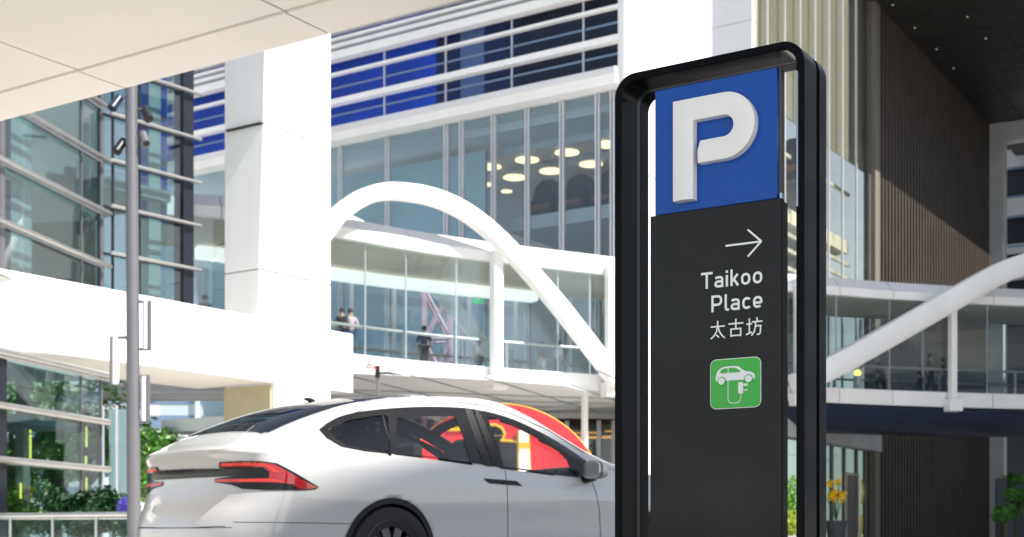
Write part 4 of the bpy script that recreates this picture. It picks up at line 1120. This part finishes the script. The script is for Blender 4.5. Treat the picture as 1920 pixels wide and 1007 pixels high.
def smooth_poly(P, n=4): 
    Q = [Vector(p) for p in P]; out = []
    N_ = len(Q)
    for i in range(N_):
        a,b,c_,d_ = Q[i-1],Q[i],Q[(i+1)%N_],Q[(i+2)%N_]
        for k in range(n):
            t = k/n; q = .5*((2*b)+(c_-a)*t+(2*a-5*b+4*c_-d_)*t*t+(3*b-a-3*c_+d_)*t**3); out.append((q.x,q.y))
    return out
def dens(P, st=4.):
    out = []
    for i in range(len(P)):
        a,b = Vector(P[i]),Vector(P[(i+1)%len(P)]); n = max(1,int((b-a).length/st))
        for k in range(n): q = a.lerp(b,k/n); out.append((q.x,q.y))
    return out
def decal(outer, holes, lift, name, mt_, mirror=True, par=car, step=7., thick=.0):
    outer = dens(outer); holes = [dens(h) for h in holes]; vs=[]; ed=[]
    for lp_ in [outer]+holes:
        b=len(vs); vs += lp_; n=len(lp_); ed += [(b+i,b+(i+1)%n) for i in range(n)]
    xs=[p[0] for p in outer]; ys=[p[1] for p in outer]; x=min(xs)
    while x < max(xs):
        y=min(ys)
        while y < max(ys):
            if inpoly(x,y,outer) and not any(inpoly(x,y,h) for h in holes): vs.append((x,y))
            y += step
        x += step
    r_ = delaunay_2d_cdt([Vector(v) for v in vs],ed,[],0,1e-4)
    m = MB(); mm_ = MB(); V = []; 
    for v in r_[0]:
        h = hit(v.x,v.y)
        V.append(None if h is None else h[0]+h[1]*lift)
    vv = {}; vm = {}
    for tri in r_[2]:
        c = sum((r_[0][i] for i in tri),Vector((0,0)))/len(tri)
        if not inpoly(c.x,c.y,outer) or any(inpoly(c.x,c.y,h) for h in holes) or any(V[i] is None for i in tri): continue
        q = [V[i] for i in tri]
        if max((q[i]-q[i-1]).length for i in range(len(q))) > .25: continue
        for i in tri:
            if i not in vv: vv[i] = m.bm.verts.new(V[i]); vm[i] = mm_.bm.verts.new(mirror_pt(V[i])) if mirror else None
        try:
            m.bm.faces.new([vv[i] for i in tri][::-1])
            if mirror: mm_.bm.faces.new([vm[i] for i in tri])
        except ValueError: pass
    if mirror == 'only': m.bm.free(); return mm_._one(name,mt_,par,'all',0,None)
    o = m._one(name,mt_,par,'all',0,None)
    if mirror and len(mm_.bm.verts): mm_._one(name,mt_,par,'all',0,None)
    if thick:
        s_ = o.modifiers.new('solid','SOLIDIFY'); s_.thickness = thick; s_.offset = -1
    return o
DLO = smooth_poly([(598,806),(618,791),(639,781),(685,771),(738,765),(797,763),(850,764),(884,767),(928,776),(972,791),(1030,820),(1070,845),(1096,864)],3)[:-3]
DLO = [(598,806)]+[(p.x,p.y) for p in cat_rom([(598,806),(618,791),(645,779),(685,771),(738,765.5),(797,763),(850,764),(884,767),(928,776),(972,791),(1030,820),(1070,845),(1099,865)],4)][1:]+[(1104,898),(1030,889),(942,877),(826,860.5),(680,845.5),(640,838),(612,822)]
O1 = [(616,806),(634,796),(660,787),(700,780.5),(727,778.5),(731,849),(690,842),(652,835),(628,822)]
O2 = [(744,784),(797,781),(852,781),(867,819),(883,868),(810,857),(741,849)]
O3 = [(913,781.5),(928,785),(942,790),(1001,820),(1053,852),(1062,864),(1071,889),(1030,885.5),(944,874.5),(934,838),(918,795)]
RG = [(322,829),(382,801),(440,780.5),(525,766),(556,762),(640,759.5),(596,777),(560,791),(525,805),(505,812),(482,818),(430,822),(370,825)]
def shrink(P, d):
    c = Vector((0,0)); 
    for p in P: c += Vector(p)
    c /= len(P); out = []
    for p in P: v = Vector(p)-c; out.append(tuple(c+v*(1-d/max(v.length,1))))
    return out
# wheel arches and openings: trims use the intact surface, so make them first
def arch_trim(sc_, r0, r1, lift, nm, mt_, inner=.30):
    m = MB()
    for sd_ in (1,-1):
        rr = []
        for k in range(41):
            a = radians(-32+244*k/40); row = []
            for r in (r1,r0):
                s_, z_ = sc_+r*cos(a), .345+r*sin(a)
                h = BV.ray_cast(cw(s_,1.5,z_),-CNv); p = h[0] if h[0] is not None else cw(s_,.86,z_)
                p = p+CNv*lift; 
                if sd_ < 0: p = mirror_pt(p)
                row.append(p)
            p = row[-1]; sI,tI,zI = loc_st(p); row.append(cw(sI,sd_*(abs(tI)-inner),zI))
            rr.append([m.bm.verts.new(p) for p in row])
        for A,B in zip(rr,rr[1:]):
            for k in range(2): m.bm.faces.new((A[k],A[k+1],B[k+1],B[k]))
    return m.build(nm,mt_,car,smooth=True,recalc=False)
for sc_ in (1.0,3.88): arch_trim(sc_,.362,.402,.004,'wheel_arch','car_satin')
O2L = [(743,776),(797,771),(864,770.5),(903,873),(810,859),(743,850)]
O3L = [(908,775),(928,779),(942,784),(1001,811),(1053,843),(1080,864),(1087,894),(1030,887),(950,876)]
for hs,flip in (([O1,O2,O3],False),([O1,O2L,O3L],True)):
    decal(DLO,hs,.004,'window_frame','car_black',mirror=flip and 'only')
    for P_,nm,mt_ in zip(hs,('quarter_window','rear_door_window','front_door_window'),('car_dark','car_tint','car_tint')): decal(P_,[],-.001,nm,mt_,mirror=flip and 'only')
decal([(871,768),(884,768.5),(921,876),(905,872.5)],[],.0065,'door_pillar','car_satin')
decal([(888,769.5),(898,771),(943,877),(924,875)],[],.0065,'door_pillar','car_satin')
# lamps and rear strip
decal([(262,887),(300,882),(350,879.5),(420,878.5),(470,879),(470,892),(420,893.5),(350,897),(300,900),(262,902)],[],.008,'light_bar','car_black',mirror=False,step=3.5)
lamp = [(412,866.5),(450,864),(490,864.5),(520,869),(548,884),(575,900),(597,913),(590,917.5),(560,919),(500,919),(455,917),(435,909),(404,905),(404,898),(440,893),(440,880),(412,877)]
tl_ = decal(lamp,[],.007,'tail_lamp','car_black',mirror=True,step=4)
decal([(414,867.5),(450,865.5),(490,866.5),(516,871),(542,886),(568,901),(594,913.5),(585,916),(560,917),(548,908),(520,905.5),(405,905),(405,898.5),(505,897),(506,885),(494,876.5),(450,875),(414,876)],[],.0095,'lamp_red','tail_red',mirror=True,par=tl_,step=4)
decal([(418,869),(455,867.5),(492,869.5),(512,876),(524,886),(514,886),(500,874.5),(455,872.5),(418,873.5)],[],.012,'lamp_glow','tail_bright',mirror=True,par=tl_,step=4)
decal([(408,900),(450,899),(515,899),(530,903.5),(450,903.5),(408,903.5)],[],.012,'lamp_glow','tail_bright',mirror=True,par=tl_,step=4)
decal([(905,897),(968,902),(979,911.5),(917,906.5)],[],.005,'door_handle','car_satin')
def seam_line(P, w_, nm='panel_gap'):
    Q = [Vector(p) for p in P]; L_,R_ = [],[]
    for i,p in enumerate(Q):
        t = (Q[min(i+1,len(Q)-1)]-Q[max(i-1,0)]).normalized(); n = Vector((-t.y,t.x))*w_/2; L_.append(tuple(p+n)); R_.append(tuple(p-n))
    return decal(L_+R_[::-1],[],.0015,nm,'gap',mirror=True,step=30)
seam_line([(946,879),(950,905),(951.5,930),(952,970),(952,1012)],1.1)
seam_line([(258,988),(300,990),(370,990),(435,989)],1.2); seam_line([(437,979),(500,979.5),(580,980.5),(655,982)],1.1)
seam_line([(887,768),(886,763),(892,757)],1.0)
seam_line([(1108,899),(1118,925),(1124,960),(1126,1010)],1.1)
seam_line([(650,779),(700,762.5),(760,754),(850,753.5),(900,759),(960,776),(1030,808),(1096,850)],1.4)
seam_line([(741,849),(735,838),(722,800),(718,778)],1.6)
# cut openings
def px_of(p): d = p-EYE; return (960+2500*d.x/d.y, 1000-2500*d.z/d.y)
dele = []; wsf = []; rff = []; rwf = []
for f in bm.faces:
    c = f.calc_center_median(); s_,t_,z_ = loc_st(c)
    if t_ < 0: c2 = cw(s_,-t_,z_)
    else: c2 = c
    tr_ = itp(TR_,s_)*wf(s_)
    if z_ > itp(ZR_,s_)-.005 and abs(t_) < tr_*.93:
        if 2.72 < s_ < 3.62: wsf.append(f); continue
        if 1.55 < s_ < 2.62: rff.append(f); continue
        if .16 < s_ < 1.42 and abs(t_) < tr_*.88: rwf.append(f); continue
    if abs(t_) > .5:
        x,y = px_of(c2)
        if abs(t_) > .6 and z_ > .85 and any(inpoly(x+dx,y+dy,P) for P in ((O1,O2,O3) if t_ > 0 else (O1,O2L,O3L)) for k7 in ((4.5 if t_ > 0 else 7),) for dx,dy in ((0,0),(k7,0),(-k7,0),(0,k7),(0,-k7),(k7*.8,k7*.8),(-k7*.8,k7*.8),(k7*.8,-k7*.8),(-k7*.8,-k7*.8))): dele.append(f); continue
        if z_ < .95 and any((s_-a)**2+(z_-.345)**2 < .385**2 for a in (1.0,3.88)) and abs(t_) > .55: dele.append(f)
for fl_,nm,mt_ in ((wsf,'windscreen','car_tint'),(rff,'glass_roof','roof_tint'),(rwf,'rear_window','car_dark')):
    m = MB(); mp = {}
    for f in fl_:
        for v in f.verts:
            if v not in mp: mp[v] = m.bm.verts.new(v.co)
        m.bm.faces.new([mp[v] for v in f.verts])
    m._one(nm,mt_,car,'all',0,None)
bmesh.ops.delete(bm,geom=dele+wsf+rff+rwf,context='FACES')
mb = MB(); mb.bm = bm
body = mb.build('body','car_paint',car,smooth='all',mats=['car_paint','cabin'],recalc=False)
sm = body.modifiers.new('solid','SOLIDIFY'); sm.thickness = .02; sm.offset = -1; sm.material_offset = 1; sm.material_offset_rim = 1
# cabin
def cbox(m, s0,s1,t0,t1,z0,z1): P=[(s0,t0),(s1,t0),(s1,t1),(s0,t1)]; return m.hexa([cw(a,b,z0) for a,b in P]+[cw(a,b,z1) for a,b in P])
cbox(MB(),.25,4.5,-.80,.80,.26,.42).build('floor_pan','cabin',car)
m = cbox(MB(),.35,1.35,-.78,.78,.45,1.0); m.build('parcel_shelf','cabin',car)
cbox(MB(),3.1,3.75,-.74,.74,.6,.93).build('dashboard','cabin',car,bevel=.04)
def seat(s_, t_):
    m = MB(); P = [(-.0,.42),(-.03,.62),(.10,.62),(.17,.98),(.19,1.12),(.11,1.14),(.0,1.0),(-.10,.55)]
    prof = [(.5,.42),(.5,.58),(.06,.56),(-.12,1.02),(-.2,1.04),(-.12,.42)]
    m.prism([cw(s_+a,t_-.25,b) for a,b in prof],tuple(CNv*.5)); o = m.build('seat','cabin',car,bevel=.05)
    m = MB(); prof = [(-.135,1.04),(-.15,1.22),(-.19,1.25),(-.25,1.22),(-.24,1.04)]
    m.prism([cw(s_+a,t_-.14,b) for a,b in prof],tuple(CNv*.28)); m.build('headrest','cabin',o,bevel=.03); return o
seat(2.35,.38); seat(2.35,-.38)
for t_ in (-.42,0,.42): seat(1.45,t_*.95)
# wheels
def wheel(s_, sd_):
    wt = .845*sd_; c = cw(s_,wt,.345)
    m = MB(); prof = [(.20,-.10),(.30,-.115),(.335,-.10),(.345,-.06),(.345,.06),(.335,.10),(.30,.115),(.20,.10)]; n = 48; R = []
    for k in range(n):
        a = 2*pi*k/n; R.append([m.bm.verts.new(c+CDv*r*cos(a)+Vector((0,0,r*sin(a)))+CNv*o) for r,o in prof])
    for k in range(n):
        A,B = R[k],R[(k+1)%n]
        for j_ in range(len(prof)): m.bm.faces.new((A[j_],A[(j_+1)%len(prof)],B[(j_+1)%len(prof)],B[j_]))
    ty = m.build('wheel','tyre',car,smooth=True)
    m = MB(); o_ = .09*sd_
    for k in range(10):
        a = 2*pi*k/10; d = CDv*cos(a)+Vector((0,0,sin(a))); e = CDv*-sin(a)+Vector((0,0,cos(a)))
        p0 = c+CNv*o_; m.prism([p0+d*.04-e*.025,p0+d*.24-e*.035,p0+d*.24+e*.035,p0+d*.04+e*.025],tuple(CNv*-.03*sd_))
    m.tube([c+CNv*(o_-.02*sd_),c+CNv*(o_+.005*sd_)],.06,20)
    R = []
    for k in range(n):
        a = 2*pi*k/n; d = CDv*cos(a)+Vector((0,0,sin(a))); R.append([m.bm.verts.new(c+d*r+CNv*q*sd_) for r,q in ((.23,.10),(.25,.115),(.262,.10),(.23,.02))])
    for k in range(n):
        A,B = R[k],R[(k+1)%n]
        for j_ in range(3): m.bm.faces.new((A[j_],A[j_+1],B[j_+1],B[j_]))
    m.build('rim','rim',ty,smooth=True)
    MB().tube([c-CNv*.03,c+CNv*.01],.19,32).build('brake_disc','grey_metal',ty)
for s_ in (1.0,3.88):
    for sd_ in (1,-1): wheel(s_,sd_)
MB().tube([cw(1,-.75,.345),cw(1,.75,.345)],.05,10).build('axle','grey_metal',car)
m = MB()
for s_ in (1.0,3.88):
    for sd_ in (1,-1): cbox(m,s_-.42,s_+.42,min(sd_*.56,sd_*.6),max(sd_*.56,sd_*.6),.3,.8)
m.build('arch_liner','car_satin',car)
# door mirror
def bx(v):
    p = v.co.copy(); n = math.sqrt((p.y/.11)**2+(p.z/.072)**2) or 1; a = math.atan2(p.z/.072,p.y/.11); k = 1/(abs(cos(a))**4+abs(sin(a))**4)**.25; return Vector((p.x,p.y*(1+(k-1)*.75),p.z*(1+(k-1)*.75)))
for sd_ in (1,-1):
    b = cw(2.93,.965*sd_,.955); m = MB()
    m.ball(Vector((0,0,0)),1,(.055,.115,.075),20)
    X = CDv; Y_ = CNv*sd_; 
    for v in m.bm.verts:
        p = bx(v); k = max(p.x,-.02); v.co = cw(2.93,.965*sd_,1.0)+CDv*(k*1.9)+CNv*sd_*(p.y+.06)+Vector((0,0,p.z))
    mm = m.build('door_mirror','car_paint',car,smooth=True)
    m = MB(); m.ball(Vector((0,0,0)),1,(.02,.103,.066),20)
    for v in m.bm.verts: p = bx(v); v.co = cw(2.93,.965*sd_,1.0)+CDv*(max(p.x,-.004)-.048)+CNv*sd_*(p.y+.06)+Vector((0,0,p.z))
    m.build('mirror_glass','mirror_face',mm,smooth=True)
    m = MB(); m.ball(Vector((0,0,0)),1,(.035,.112,.073),20)
    for v in m.bm.verts: p = bx(v); v.co = cw(2.93,.965*sd_,1.0)+CDv*(max(p.x,-.012)*.6-.028)+CNv*sd_*(p.y+.06)+Vector((0,0,p.z))
    m.build('mirror_shell','car_black',mm,smooth=True)
    MB().tube([cw(2.96,.86*sd_,.93),cw(2.95,.99*sd_,.945)],[.04,.03],10,flat=1.4).build('mirror_arm','car_black',mm,smooth=True)
MB().tube([cw(.98,0,1.485),cw(.93,0,1.497),cw(.885,0,1.50)],[.016,.018,.006],10,flat=.5).build('roof_antenna','car_black',car,smooth=True)
